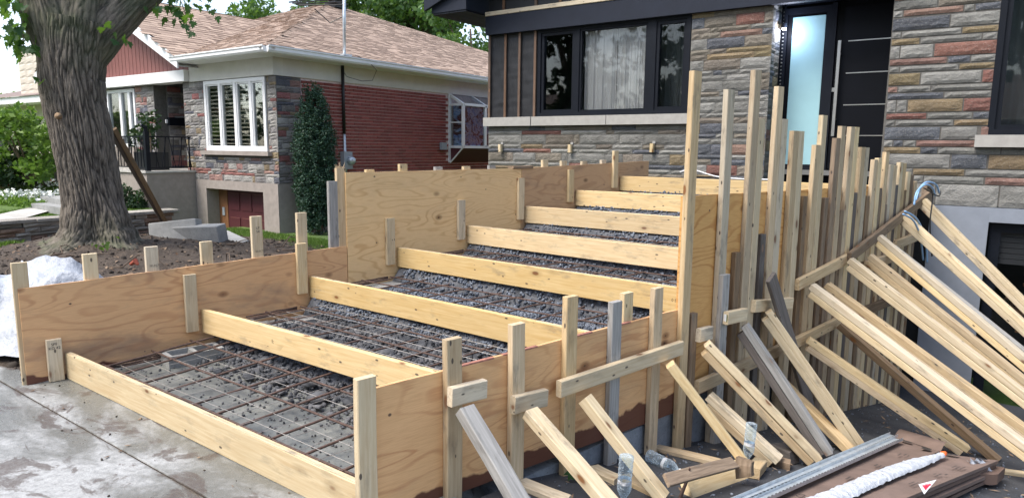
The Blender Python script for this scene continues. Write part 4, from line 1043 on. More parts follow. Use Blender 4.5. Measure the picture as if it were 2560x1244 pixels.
courses(NH, -13.88, NX + .02, .90, 2.87, 'Y', NY + .03, NS, NWT, PAT, R, holes=[(WX0 - .05, WX1 + .04, 1.40, 3.0)], lens=(.16, .42), detail=.6)
courses(NH, NY + .04, NY + .60, .90, 2.87, 'X', NX - .012, NS, NWT, PAT, R, lens=(.2, .4), detail=.6)
courses(NH, -15.87, -15.07, 1.08, 2.87, 'Y', NY + .03, NS, NWT, PAT, R, lens=(.18, .4), detail=.5)
courses(NH, NY + .3, NY + 1.25, 1.08, 2.87, 'X', -15.02, NS, NWT, PAT, R, lens=(.2, .4), detail=.5)
# bricks on the side wall: the nearest ones singly, the rest as one part
bmesh_ = {}
def brick_mesh(L):
    k = round(L, 2)
    if k not in bmesh_: bmesh_[k] = mesh('brick', MB().box((0, 0, 0), (.0135, L, .051)).V, MB().box((0, 0, 0), (.0135, L, .051)).F); bmesh_[k].materials.append(M['brick'])
    return bmesh_[k]
rest = MB(); allb = []
z = 0.96; row = 0
while z < 2.84:
    y = NY + .62 - (0.107 if row % 2 else 0)
    while y < 14.9:
        L = .203; a = max(y, NY + .61)
        if y + L - a > .04 and not (12.72 < y + L / 2 < 14.6 and 1.25 < z < 2.86): allb.append((a, z, y + L - a))
        y += .2135
    z += .0672; row += 1
allb.sort(key=lambda t: t[0] if t[1] > 1.02 else t[0] + 9)
for i, (y, z, L) in enumerate(allb):
    if i < 290:
        o = bpy.data.objects.new('brick', brick_mesh(L)); COL.objects.link(o); o.parent = NH
        o.location = (NX - .012 + 14 + R.uniform(0, .003), y - 9, z)
    else: rest.box((NX - .012, y, z), (NX + .0015 + R.uniform(0, .002), y + L, z + .051), r=R.random())
s = NT('far_bricks'); at = s.n.new('ShaderNodeAttribute'); at.attribute_name = 'rnd'
M['brickfar'] = s.done(s.mix(at.outputs['Fac'], (0.17, 0.042, 0.036), (0.29, 0.078, 0.066)), .85)
part(rest, 'bricks', M['brickfar'], NH, kind='stuff')
# fascia boards, soffit, gutter
nb((-13.56, NY - .02, 2.872), (NX + .02, NY + .2, 3.19), 'frieze_board', M['cream']); nb((NX - .2, NY + .2, 2.872), (NX + .02, 23.3, 3.19), 'frieze_board', M['cream'])
nb((-18.6, NY - .12, 2.885), (-13.58, NY + .2, 3.105), 'white_beam', M['white'])
nb((-13.4, NY - .40, 3.19), (NX + .40, NY + .2, 3.215), 'soffit', M['white']); nb((NX - .1, NY + .2, 3.19), (NX + .40, 23.6, 3.215), 'soffit', M['white'])
def gutter(p0, p1, out):
    prof = [(0, 0), (.07, 0), (.095, .035), (.095, .085), (.112, .095), (.112, .118), (.10, .118), (.10, .10), (0, .10)]
    V, F = [], []; o = Vector(out)
    for p in (p0, p1):
        for (a, b) in prof: V.append(tuple(Vector(p) + o * a + ZV * b))
    n = len(prof)
    for i in range(n): F.append((i, (i + 1) % n, n + (i + 1) % n, n + i))
    F.append(tuple(range(n))); F.append(tuple(range(2 * n - 1, n - 1, -1)))
    part(ob('gutter', mesh('gutter', V, F), M['white']), '', None, NH)
gutter((-13.45, NY - .38, 3.20), (NX + .40, NY - .38, 3.20), (0, -1, 0)); gutter((NX + .38, NY - .42, 3.20), (NX + .38, 23.6, 3.20), (1, 0, 0))
# roof
EX, EY, EZ = NX + .42, NY - .42, 3.30
AP = Vector((EX - 7.8, EY + 8.0, EZ + 2.9))
def slope(name, O, U, V_, poly, seed, base=True):
    """rows of shingle tabs inside a polygon given in (u,v) metres on the plane O + u U + v V"""
    U, V_ = Vector(U).normalized(), Vector(V_).normalized(); Nn = U.cross(V_).normalized()
    if Nn.z < 0: Nn = -Nn
    RR = random.Random(seed); m = MB()
    def inside(x, y):
        c = False
        for i in range(len(poly)):
            (x0, y0), (x1, y1) = poly[i], poly[i - 1]
            if (y0 > y) != (y1 > y) and x < (x1 - x0) * (y - y0) / (y1 - y0) + x0: c = not c
        return c
    us = [p[0] for p in poly]; vs = [p[1] for p in poly]
    v = min(vs); row = 0
    while v < max(vs):
        u = min(us) - (RR.random() * .3)
        while u < max(us):
            w = RR.choice([.10, .14, .18, .24, .3]); uc = u + w / 2
            if inside(uc, v + .07):
                th = .013 if RR.random() < .5 else .006
                P = [O + U * u + V_ * v + Nn * th, O + U * (u + w) + V_ * v + Nn * th, O + U * (u + w) + V_ * (v + .15) + Nn * .002, O + U * u + V_ * (v + .15) + Nn * .002]
                r = min(1, max(0, RR.gauss(.55, .25)))
                m.quad(*P, r=r)
                m.quad(P[0] - Nn * th, P[1] - Nn * th, P[1], P[0], r=0)
                m.quad(P[1] - Nn * th, P[2] - Nn * .002, P[2], P[1], r=0)
            u += w
        v += .142; row += 1
    part(m, name, M['shingle'], NH, kind='stuff')
    b = MB(); b.quad(*[O + U * p[0] + V_ * p[1] - Nn * .004 for p in poly]); part(b, 'roof_deck', M['room'], NH)
fl = math.hypot(8.0, 2.9); sdl = math.hypot(7.8, 2.9)
slope('shingles', Vector((EX, EY, EZ)), (-1, 0, 0), (0, 8.0, 2.9), [(0, 0), (7.8, fl), (9.4, fl), (9.4, .3), (6.12, 4.46 * fl / 8), (2.82, 0)], 1)
slope('shingles', Vector((EX, EY, EZ)), (0, 1, 0), (-7.8, 0, 2.9), [(0, 0), (16, 0), (8.0, sdl)], 2)
gs_, grx = .49, -13.22
gw = 3.3; gl = math.hypot(1, gs_) * gw
slope('shingles', Vector((grx, EY - .02, EZ)), (0, 1, 0), (-1, 0, gs_), [(0, 0), (.6, 0), (5.2, gl), (0, gl)], 3)
slope('shingles', Vector((grx - 2 * gw, EY - .02, EZ)), (0, 1, 0), (1, 0, gs_), [(0, 0), (4, 0), (4, gl), (0, gl)], 4)
bkr = MB(); bkr.quad((EX, EY + 16, EZ), AP + Vector((0, 0, 0)), (-20, AP.y, AP.z), (-20, EY + 16, EZ)); part(bkr, 'rear_roof', M['farroof'], NH)
# hip caps
hc = MB(); RR = random.Random(9)
for (p, q) in ((Vector((EX, EY, EZ)), AP), (Vector((EX, EY + 16, EZ)), AP), (AP, Vector((-20, AP.y, AP.z)))):
    n = int((q - p).length / .14); d = (q - p).normalized(); sd = d.cross(ZV).normalized()
    for i in range(n):
        c = p + d * (i * .14) + ZV * .012; e = p + d * (i * .14 + .15) + ZV * .006; r = min(1, max(0, RR.gauss(.6, .2)))
        dz = -.05 if abs(d.z) > .01 else -.055
        hc.quad(c + sd * .14 + ZV * dz, c, e, e + sd * .14 + ZV * dz, r=r); hc.quad(c, c - sd * .14 + ZV * dz, e - sd * .14 + ZV * dz, e, r=r)
part(hc, 'ridge_caps', M['shingle'], NH, kind='stuff')
# gable: rake board, siding boards one by one
GXR, GZR = grx - gw, EZ + gw * gs_
for sgn in (1,):
    m = MB(); a = Vector((grx + .02, EY - .04, EZ - .02)); b = Vector((GXR, EY - .04, GZR - .02))
    n = 0
    V = []
    for p in (a, b):
        for (dy, dz) in ((0, -.20), (.03, -.20), (.03, .012), (0, .012)): V.append((p.x, p.y + dy, p.z + dz))
    F = [(0, 1, 5, 4), (1, 2, 6, 5), (2, 3, 7, 6), (3, 0, 4, 7), (0, 3, 2, 1), (4, 5, 6, 7)]
    part(ob('rake_board', mesh('rake_board', V, F), M['white']), '', None, NH)
    V2 = [(2 * GXR - v[0], v[1], v[2]) for v in V]; part(ob('rake_board', mesh('rake_board', V2, [f[::-1] for f in F]), M['white']), '', None, NH)
    sfm = MB(); sfm.quad((a.x, a.y + .03, a.z - .16), (b.x, b.y + .03, b.z - .16), (b.x, NY + .05, b.z - .16), (a.x, NY + .05, a.z - .16)); part(sfm, 'soffit', M['white'], NH)
x = -13.34; bw = .158
while x > GXR - gw + .3:
    zt0 = EZ - .17 + (gw - abs(x - GXR)) * gs_; zt1 = EZ - .17 + (gw - abs(x - bw - GXR)) * gs_
    m = MB(); y = NY + .02
    P = [(x - bw + .008, y, 3.11), (x - .006, y, 3.11), (x - .006, y, max(3.12, zt0)), (x - bw + .008, y, max(3.13, zt1))]
    Q = [(p[0], y + .03, p[2]) for p in P]
    m.quad(*P); m.quad(P[1], Q[1], Q[2], P[2]); m.quad(Q[0], P[0], P[3], Q[3]); m.quad(P[3], P[2], Q[2], Q[3])
    part(m, 'siding_board', M['maroon'], NH); x -= bw
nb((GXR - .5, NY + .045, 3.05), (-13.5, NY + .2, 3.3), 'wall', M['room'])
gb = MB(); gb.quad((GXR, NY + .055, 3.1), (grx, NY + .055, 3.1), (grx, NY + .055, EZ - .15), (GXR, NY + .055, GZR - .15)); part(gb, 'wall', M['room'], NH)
# front window: four lights
wf = window(NH, WX0, WX1, WZ0 - .05, WZ1, NY - .0, .07, [(-12.60, -12.53), (-12.10, -12.02), (-11.60, -11.52)], M['white'], .10)
for a, b in ((-13.03, -12.60), (-12.53, -12.10), (-12.02, -11.60), (-11.52, -11.17)):
    sh_ = window(NH, a, b, WZ0 + .02, WZ1 - .07, NY + .02, .028, [], M['white'], .05, 'sash')
    bx((a + .028, NY + .045, WZ0 + .045), (b - .028, NY + .05, WZ1 - .095), 'pane', M['glass'], sh_)
    for i in range(15):
        z = WZ0 + .08 + i * .078
        if b > -11.3: continue
        nb((a + .03, NY + .075, z), (b - .02, NY + .105, z + .026), 'blind_slat', M['blind'])
for x in (-12.9, -12.35, -11.78): nb((x, NY + .2, WZ0), (x + .05, NY + .24, WZ1 - .1), 'interior_trim', M['woodtrim'])
nb((WX0, NY + .21, 2.30), (WX1 - .4, NY + .24, 2.35), 'interior_trim', M['woodtrim'])
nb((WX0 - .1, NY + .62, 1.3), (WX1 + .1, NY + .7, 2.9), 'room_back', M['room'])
nb((-13.22, NY - .07, 1.415), (-10.98, NY + .1, 1.49), 'sill', M['stucco'])
# garage door
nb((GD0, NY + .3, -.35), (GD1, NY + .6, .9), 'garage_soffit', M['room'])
nb((GD0 + .0, NY + .27, -.35), (GD0 + .30, NY + .36, GDT), 'garage_post', M['woodtrim'])
nb((GD0 + .12, NY + .255, .16), (GD0 + .20, NY + .27, .33), 'intercom', M['meterbox'])
g_ = nb((GD0 + .34, NY + .26, -.35), (GD1, NY + .29, GDT), 'garage_door', M['garage'])
for r_ in range(2):
    for c_ in range(4):
        x = GD0 + .42 + c_ * .41; z = .30 - r_ * .50
        nb((x, NY + .245, z), (x + .33, NY + .262, z + .34), 'door_panel', M['garage'])
        nb((x + .01, NY + .240, z + .335), (x + .32, NY + .25, z + .345), 'panel_edge', M['maroon'])
# left window, recess and door
for (a, b) in ((-17.2, -15.9),):
    window(NH, a, b, 1.55, 2.84, NY + .02, .07, [(-16.62, -16.52), (-16.22, -16.12)], M['white'], .08)
    nb((a + .07, NY + .06, 1.6), (b - .07, NY + .065, 2.8), 'pane', M['glass'])
    nb((a, NY + .5, 1.3), (b + .1, NY + .55, 2.9), 'room_back', M['leafD'] if False else M['room'])
    nb((a, NY + .02, 1.0), (b, NY + .2, 1.55), 'wall', M['stucco'])
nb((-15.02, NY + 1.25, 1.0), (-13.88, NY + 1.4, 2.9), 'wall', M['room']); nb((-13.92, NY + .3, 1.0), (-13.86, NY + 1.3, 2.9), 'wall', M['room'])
nb((-14.55, NY + 1.15, 1.08), (-13.95, NY + 1.22, 2.85), 'front_door', M['woodtrim'])
nb((-15.0, NY + .25, 2.02), (-14.92, NY + .62, 2.2), 'mailbox', M['black']); nb((-14.99, NY + .2, 2.07), (-14.96, NY + .24, 2.15), 'house_number', M['white'])
# porch
nb((-17.8, 6.873, -.35), (-13.6, NY + 1.3, 1.045), 'porch_base', M['stucco']); nb((-17.82, 6.84, 1.045), (-13.57, NY + 1.3, 1.082), 'porch_slab', M['concrete'])
# roof mast, conduit, meter, vents
ms = MB(); ms.tube([(-10.52, 9.27, 3.32), (-10.50, 9.30, 4.75)], .03, 10); part(ms, 'service_mast', M['galv'], NH, True)
nb((-10.62, 9.18, 3.34), (-10.42, 9.38, 3.37), 'mast_flashing', M['galv'])
cd = MB(); cd.tube([(-10.77, 9.44, 3.19), (-10.77, 9.44, 1.85)], .032, 8); part(cd, 'conduit', M['cable'], NH, True)
cd = MB(); cd.tube([(-10.77, 9.44, 1.85), (-10.77, 9.46, .9)], .028, 8); part(cd, 'conduit', M['galv'], NH, True)
nb((-10.81, 9.36, 1.15), (-10.70, 9.58, 1.50), 'meter_box', M['meterbox'])
mt = MB(); mt.tube([(-10.70, 9.50, 1.32), (-10.60, 9.50, 1.32)], [.08, .075], 16); part(mt, 'meter', M['galv'], NH, True)
cb = MB(); cb.tube([(-10.47, 9.5, 3.38), (-10.38, 9.75, 3.30), (-10.32, 9.93, 3.12), (-10.36, 9.85, 2.92), (-10.5, 9.7, 2.90), (-10.72, 9.5, 2.98), (-10.76, 9.45, 3.08)], .006, 5); part(cb, 'service_cable', M['cable'], NH)
hd = MB()
for i in range(4): hd.tube([(-10.5, 9.3, 4.30 + .06 * i), (-11.1 - .1 * i, 8.7, 4.25 + .03 * i)], .014, 5)
hd.tube([(-10.5, 9.3, 4.1), (-10.7, 9.1, 3.95), (-10.9, 8.9, 4.2)], .01, 5); part(hd, 'service_cable', M['cable'], NH)
vt = MB(); p_ = Vector((-17.5703, 15.2000, 6.1331))
for i in range(4): vt.box((p_.x - .25, p_.y - .25, p_.z - .2 + i * .12), (p_.x + .25, p_.y + .25, p_.z - .14 + i * .12))
vt.box((p_.x - .15, p_.y - .15, p_.z - .7), (p_.x + .15, p_.y + .15, p_.z + .2)); part(vt, 'roof_vent', M['cable'], NH)
vt = MB(); p_ = Vector((-17.8040, 9.8000, 4.9112))
for i in range(3): vt.box((p_.x - .12, p_.y - .12, p_.z - .1 + i * .07), (p_.x + .12, p_.y + .12, p_.z - .06 + i * .07))
vt.box((p_.x - .08, p_.y - .08, p_.z - .7), (p_.x + .08, p_.y + .08, p_.z + .1)); part(vt, 'roof_vent', M['meterbox'], NH)
# garden window
by0, by1, bo = 12.78, 14.5, .42
bw_ = MB()
def bar_(p, q, t=.042):
    p, q = Vector(p), Vector(q); bw_.tube([p, q], t, 4)
nb((NX - .01, by0 - .06, 1.25), (NX + .03, by0, 2.87), 'side_trim', M['white'])
for y in (by0, by0 + .86, by1):
    bar_((NX + bo, y, 1.62), (NX + bo, y, 2.62)); bar_((NX + bo, y, 2.62), (NX, y, 2.85))
for z in (1.62, 2.62): bar_((NX + bo, by0, z), (NX + bo, by1, z)); bar_((NX, by0, z), (NX + bo, by0, z))
bar_((NX, by0, 1.62), (NX, by0, 2.85)); bar_((NX, by0, 2.2), (NX + bo, by0, 2.2), .02)
part(bw_, 'bay_frame', M['white'], NH)
nb((NX + bo - .005, by0 + .05, 1.66), (NX + bo, by1 - .05, 2.58), 'bay_pane', M['glass']); nb((NX + .02, by0 + .0, 1.66), (NX + bo - .04, by0 + .005, 2.58), 'bay_pane', M['glass'])
s = NT('leaded_picture'); vv = s.coords((1, 2.2, 2.2), rand=False); n_ = s.noise(vv, 2.2, 5, .6, 1.2)
M['picture'] = s.done(s.mix(s.mapr(n_, .48, .56), s.mix(s.mapr(s.noise(vv, 5, 2), .4, .6), (0.20, 0.42, 0.85), (0.50, 0.66, 0.90)), (0.05, 0.03, 0.035)), .4)
nb((NX + .05, by0 + .08, 1.64), (NX + bo - .03, by1, 2.60), 'picture_panel', M['picture'])
bp = MB(); bp.quad((NX + bo - .02, by0, 1.60), (NX + bo - .02, by1, 1.60), (NX + .0, by1, 1.24), (NX + .0, by0, 1.24)); bp.quad((NX + bo - .02, by0, 1.60), (NX, by0, 1.24), (NX, by0, 1.60)); part(bp, 'bay_base', M['garage'], NH)
bt = MB(); bt.tube([(NX + bo, by0 - .01, 1.60), (NX + .02, by0 - .01, 1.24)], .02, 4); part(bt, 'bay_brace', M['white'], NH)
nb((NX + .01, 12.40, 1.55), (NX + .08, 12.58, 1.72), 'junction_box', M['meterbox'])
rg = MB(); rg.quad((NX, by0, 2.87), (NX + bo, by0, 2.65), (NX + bo, by1, 2.65), (NX, by1, 2.87)); part(rg, 'bay_pane', M['glass'], NH)

# porch railing
RL = empty('railing', (-13.66, 6.94, 1.082), label='black wrought iron railing round the bungalow porch', cat='railing')
m = MB(); m.box((-13.70, 6.90, 1.082), (-13.62, 6.98, 1.86)); part(m, 'post', M['black'], RL)
m = MB(); m.tube([(-13.66, 6.94, 1.86), (-13.66, 6.94, 1.93), (-13.66, 6.86, 1.98)], [.04, .045, .03], 6); part(m, 'post_cap', M['black'], RL)
m = MB(); m.box((-13.67, 6.98, 1.745), (-13.645, 7.84, 1.77)); m.box((-13.67, 6.98, 1.14), (-13.645, 7.84, 1.16)); m.box((-17.6, 6.93, 1.745), (-13.70, 6.955, 1.77)); m.box((-17.6, 6.93, 1.14), (-13.70, 6.955, 1.16)); part(m, 'rail', M['black'], RL)
for i in range(5):
    y = 7.05 + i * .17
    m = MB(); a, b = ((y, 1.16), (y + .11, 1.745)) if i % 2 else ((y + .11, 1.16), (y, 1.745))
    m.tube([(-13.657, a[0], a[1]), (-13.657, b[0], b[1])], .008, 5); m.tube([(-13.657, y + .055, 1.16), (-13.657, y + .055 + .04, 1.745)], .008, 5); part(m, 'baluster', M['black'], RL)
m = MB(); m.box((-13.665, 7.80, 1.08), (-13.645, 7.82, 1.77)); part(m, 'baluster', M['black'], RL)
for i in range(22):
    x = -13.8 - i * .115
    m = MB(); m.tube([(x, 6.942, 1.16), (x + (.05 if i % 2 else -.05), 6.942, 1.745)], .008, 5); m.tube([(x, 6.942, 1.16), (x, 6.942, 1.745)], .006, 5); part(m, 'baluster', M['black'], RL)

# ------------------------------------------------------------------ far house at the left edge
FH = empty('pale_house', [-25.1462, 9.0000, 0.0000], label='pale stone house far left with a low brown roof and tall chimney', cat='house')
fx = lambda: 0
A0, A1 = -29.2104, -20.2209
bx((A0, 9, 0.0), (A1, 15, 2.8480), 'wall', M['bluehouse'], FH)
bx((A0 - .3, 8.35, 2.7652), (A1 + .3, 15.5, 2.9542), 'fascia', M['white'], FH)
z0 = 2.9542
m = MB(); m.quad((A0 - .4, 8.3, z0), (A1 + .35, 8.3, z0), (A1 - 1.0, 12, z0 + .9), (A0 - .3, 12, z0 + .9)); m.quad((A1 + .35, 8.3, z0), (A1 + .35, 15.6, z0), (A1 - 1.0, 12, z0 + .9)); m.quad((A0 - .4, 15.6, z0), (A0 - .3, 12, z0 + .9), (A1 - 1, 12, z0 + .9), (A1 + .35, 15.6, z0))
part(m, 'roof', M['farroof'], FH)
bx((-24.8645, 8.9, z0 - .2), (-23.2073, 10.2, 4.2346), 'chimney', M['bluehouse'], FH)
for i in range(7):
    zc = z0 + .05 + i * .2; xa, xb = -24.8645, -23.2073
    for j in range(3): stone('stone', FH, xa + (xb - xa) * j / 3, xa + (xb - xa) * (j + 1) / 3, zc, zc + .19, 'Y', 8.9, M['bluehouse'], R, detail=.3)
bx((A0 + 1, 8.96, 1.3), (A0 + 2.6, 9.02, 2.2), 'window', M['room'], FH)

# ------------------------------------------------------------------ the big maple
def ringmesh(name, prof, k, fur, parent=None, mat=None, seed=0.0, freq=9.0, zstep=.03):
    """prof: list of (centre, radius) ; furrowed bark"""
    pts, rad = [], []
    for i in range(len(prof) - 1):
        a, b = Vector(prof[i][0]), Vector(prof[i + 1][0]); n = max(1, int((b - a).length / zstep))
        for j in range(n):
            t = j / n; tt = t * t * (3 - 2 * t)
            pts.append(a.lerp(b, t)); rad.append(prof[i][1] * (1 - tt) + prof[i + 1][1] * tt)
    pts.append(Vector(prof[-1][0])); rad.append(prof[-1][1])
    V, F, A = [], [], []
    side = Vector((1, 0, 0)); run = 0.0
    for i, p in enumerate(pts):
        t = (pts[min(i + 1, len(pts) - 1)] - pts[max(0, i - 1)]).normalized()
        side = (side - t * side.dot(t)).normalized(); up = t.cross(side)
        if i: run += (pts[i] - pts[i - 1]).length
        for j in range(k):
            a = 2 * math.pi * j / k; d = side * math.cos(a) + up * math.sin(a)
            r0 = rad[i]
            q = Vector((math.cos(a), math.sin(a), 0)) * (r0 * freq / .37 * .37)
            w = noise.noise((q.x * .35, q.y * .35, run * .9 + seed)) * 1.1
            x = Vector((q.x * 2.8 + w, q.y * 2.8 + w, run * 2.5 + seed))
            n1 = noise.noise(x * 1.0); n2 = noise.noise(x * 1.9 + Vector((7, 3, run * 2)))
            ridge = 1 - min(1, abs(n1) * 2.6); ridge2 = 1 - min(1, abs(n2) * 3.0)
            h = -fur * (ridge ** 1.5) - fur * .55 * ridge2 ** 1.5
            fl_ = max(0.0, 1 - run / 1.1) ** 2 * .12 * (math.sin(a * 5 + 1) + .6 * math.sin(a * 3)) if name == 'trunk' else 0
            lump = .025 * noise.noise((d.x * 2.2, d.y * 2.2, run * 1.3 + seed)) + .012 * noise.noise((d.x * 6, d.y * 6, run * 4))
            V.append(tuple(p + d * (r0 + h + fl_ + lump * r0 / .37)))
            A.append(max(0, min(1, 1.0 - .75 * ridge ** 1.2 - .45 * ridge2 ** 1.5 + .2 * noise.noise(x * 6))))
    for i in range(len(pts) - 1):
        for j in range(k):
            F.append((i * k + j, i * k + (j + 1) % k, (i + 1) * k + (j + 1) % k, (i + 1) * k + j))
    me = mesh(name, V, F, A, True)
    return ob(name, me, mat or M['bark'])
TX = empty('maple_tree', tuple(TREE + ZV * .2), label='big old maple with furrowed bark rising from a mound of soil', cat='tree')
TRP = [((-9.9715, 4.2757, 0.0791), .80), ((-9.9618, 4.2983, 0.2329), .62), ((-9.9586, 4.3058, 0.3542), .485), ((-9.9597, 4.3033, 0.5198), .415), ((-9.9655, 4.2897, 0.8484), .372), ((-9.9775, 4.2620, 1.2806), .362), ((-9.9913, 4.2298, 1.7581), .368), ((-10.0096, 4.1874, 2.1224), .37), ((-10.0167, 4.1708, 2.4309), .385), ((-10.0077, 4.1917, 2.6880), .395), ((-9.9987, 4.2125, 2.9436), .42), ((-9.9853, 4.2437, 3.1737), .44)]
part(ringmesh('trunk', TRP, 420, .024, zstep=.022), '', None, TX)
part(ringmesh('limb', [((-10.0339, 4.1308, 2.6831), .30), ((-10.0726, 4.0410, 3.1266), .33), ((-10.0978, 3.9825, 3.4158), .30), ((-10.1196, 3.9317, 3.7978), .27), ((-10.1270, 3.9146, 4.3678), .22)], 150, .015, seed=5), '', None, TX)
part(ringmesh('limb', [((-9.9621, 4.2976, 2.7477), .30), ((-9.8484, 4.5618, 3.1831), .30), ((-9.8026, 4.9211, 3.5995), .29), ((-9.7281, 5.3472, 3.9889), .25), ((-9.5747, 5.9564, 4.7534), .19)], 150, .013, seed=9), '', None, TX)
part(ringmesh('limb', [((-9.9369, 4.2297, 2.9409), .33), ((-9.9424, 4.3435, 3.4618), .34), ((-9.8904, 4.4643, 4.0774), .26)], 130, .015, seed=15), '', None, TX)
kn = ringmesh('knot', [((-9.8087, 3.8953, 1.9500), .03), ((-9.7157, 3.8584, 1.9467), .045), ((-9.6646, 3.8381, 1.9449), .03), ((-9.6506, 3.8325, 1.9444), .004)], 20, .004, seed=2, zstep=.02, mat=M['brown']); part(kn, '', None, TX)
# root flare
for i, (x, y, r) in enumerate(() and ((-.55, -.25, .13), (.1, -.62, .15), (.55, -.25, .14), (.5, .35, .13), (-.1, -.6, .1))):
    b0 = TREE + Vector((x * .55, y * .55, .62)); b1 = TREE + Vector((x, y, .30)); b2 = TREE + Vector((x * 1.5, y * 1.5, .10))
    part(ringmesh('root', [(b0, r * .9), (b1, r), (b2, r * .45)], 60, .012, seed=i * 3.), '', None, TX)
LEAF = [(0, -.1), (.08, .06), (.34, -.06), (.28, .12), (.52, .24), (.36, .30), (.40, .46), (.20, .42), (.17, .52), (.26, .70), (.12, .66), (0, .95), (-.12, .66), (-.26, .70), (-.17, .52), (-.20, .42), (-.40, .46), (-.36, .30), (-.52, .24), (-.28, .12), (-.34, -.06), (-.08, .06)]
def leafset(name, cens, size, mat, seed, parent=None, n=1, spread=.1):
    RR = random.Random(seed); V, F, A = [], [], []
    for c in cens:
        for _ in range(n):
            p = Vector(c) + Vector((RR.gauss(0, spread), RR.gauss(0, spread), RR.gauss(0, spread * .8)))
            x = Vector((RR.gauss(0, 1), RR.gauss(0, 1), RR.gauss(0, .4))).normalized(); dn = Vector((RR.gauss(0, .5), RR.gauss(0, .5), -1 + RR.gauss(0, .3)))
            y = (dn - x * dn.dot(x)).normalized(); nz = x.cross(y)
            s_ = size * RR.uniform(.7, 1.2); cur = RR.uniform(-.5, .5); k = len(V)
            for (u, v) in LEAF: V.append(tuple(p + x * u * s_ + y * v * s_ + nz * (cur * u * u * s_ + .12 * s_ * v * v)))
            F.append(tuple(range(k, k + len(LEAF)))); A.append(RR.random() ** 1.5)
    me = mesh(name, V, F, A)
    return ob(name, me, mat, parent, kind='stuff' if name == 'leaf_cluster' else None)
cl = [(-9.9570, 3.5507, 3.2686), (-10.0323, 3.6286, 3.1332), (-10.0608, 3.5625, 2.9832), (-10.1140, 3.6917, 3.0303), (-10.0796, 3.6453, 2.8761), (-10.0922, 3.7424, 2.8410), (-9.9439, 3.7077, 2.7529), (-10.2863, 3.7974, 3.3066), (-10.2674, 3.8414, 3.1149), (-10.2559, 3.8681, 2.9440), (-10.0545, 3.5770, 3.4342), (-10.1864, 3.7766, 3.4863)]
part(leafset('leaf_cluster', cl, .15, M['maple'], 3, n=8, spread=.085), '', None, TX)
cl = [(-9.4239, 5.0422, 3.4749), (-9.5513, 5.2520, 3.5509), (-9.4159, 5.3136, 3.4673), (-9.2918, 5.3490, 3.3281), (-9.2402, 5.3424, 3.2322), (-9.5572, 5.4913, 3.6738), (-9.4872, 5.6539, 3.6133), (-9.5330, 5.8005, 3.5882), (-9.4473, 5.2407, 3.3793)]
part(leafset('leaf_cluster', cl, .145, M['maple'], 4, n=4, spread=.07), '', None, TX)
cl = [(-9.4266, 4.4037, 3.0962), (-9.3455, 4.4654, 2.9841), (-9.3151, 4.5362, 2.9314), (-9.8962, 3.6920, 2.3991)]
part(leafset('leaf_cluster', cl, .13, M['maple'], 6, n=3, spread=.05), '', None, TX)
cl = [(-9.3006, 5.8344, 3.4207)]
part(leafset('leaf', cl, .13, M['maple'], 8, n=1, spread=.01), '', None, TX)
tw = MB()
for a, b in (((-9.5336, 5.2932, 3.8995), (-9.3850, 5.3856, 3.5292)), ((-9.3850, 5.3856, 3.5292), (-9.2765, 5.3847, 3.3056)), ((-9.5138, 5.3390, 3.9062), (-9.4560, 5.7263, 3.6224)), ((-10.0864, 4.0089, 3.5173), (-10.0206, 3.6559, 3.2553)), ((-10.0206, 3.6559, 3.2553), (-10.0649, 3.6795, 2.8310))): tw.tube([a, b], .006, 4)
part(tw, 'twig', M['twig'], TX)
lk = leafset('sprout', [tuple(TREE + Vector((.62, -.25, .33))), tuple(TREE + Vector((.7, -.1, .25)))], .07, M['leafC'], 12, n=7, spread=.06); lk['kind'] = 'stuff'; part(lk, '', None, TX)

# ------------------------------------------------------------------ other trees and shrubs
def leafcloud(name, blobs, n, size, mat, seed, parent, flat=.5, shape=4, kind=None):
    """small leaf faces through a set of ellipsoids (centre, radii)"""
    RR = np.random.RandomState(seed)
    vol = np.array([b[1][0] * b[1][1] * b[1][2] for b in blobs]) ** .8; vol /= vol.sum()
    idx = RR.choice(len(blobs), n, p=vol)
    c = np.array([b[0] for b in blobs])[idx]; r = np.array([b[1] for b in blobs])[idx]
    d = RR.normal(size=(n, 3)); d /= np.linalg.norm(d, axis=1)[:, None]
    rr = RR.uniform(0, 1, (n, 1)) ** .45
    p = c + d * r * rr
    # clump noise: drop leaves in gaps
    keep = np.array([noise.noise(Vector(q) * (1.6 / max(.2, float(r[i].mean())))) > -.12 for i, q in enumerate(p)])
    p, d = p[keep], d[keep]; n = len(p)
    a = RR.normal(size=(n, 3)); a /= np.linalg.norm(a, axis=1)[:, None]
    b = np.cross(a, RR.normal(size=(n, 3))); b /= np.linalg.norm(b, axis=1)[:, None]
    s = size * RR.uniform(.6, 1.3, (n, 1))
    V = np.stack([p - a * s * .5, p + b * s * .30, p + a * s * .5, p - b * s * .30], 1).reshape(-1, 3)
    me = bpy.data.meshes.new(name); me.vertices.add(len(V)); me.vertices.foreach_set('co', V.ravel())
    me.loops.add(n * 4); me.loops.foreach_set('vertex_index', np.arange(n * 4, dtype=np.int32)); me.polygons.add(n); me.polygons.foreach_set('loop_start', (np.arange(n) * 4).astype(np.int32))
    at = me.attributes.new('rnd', 'FLOAT', 'FACE'); at.data.foreach_set('value', (RR.uniform(0, 1, n) ** 1.3).astype(np.float32))
    me.update(calc_edges=True)
    o = ob(name, me, mat)
    if kind: o['kind'] = kind
    if parent is not None: part(o, '', None, parent)
    return o
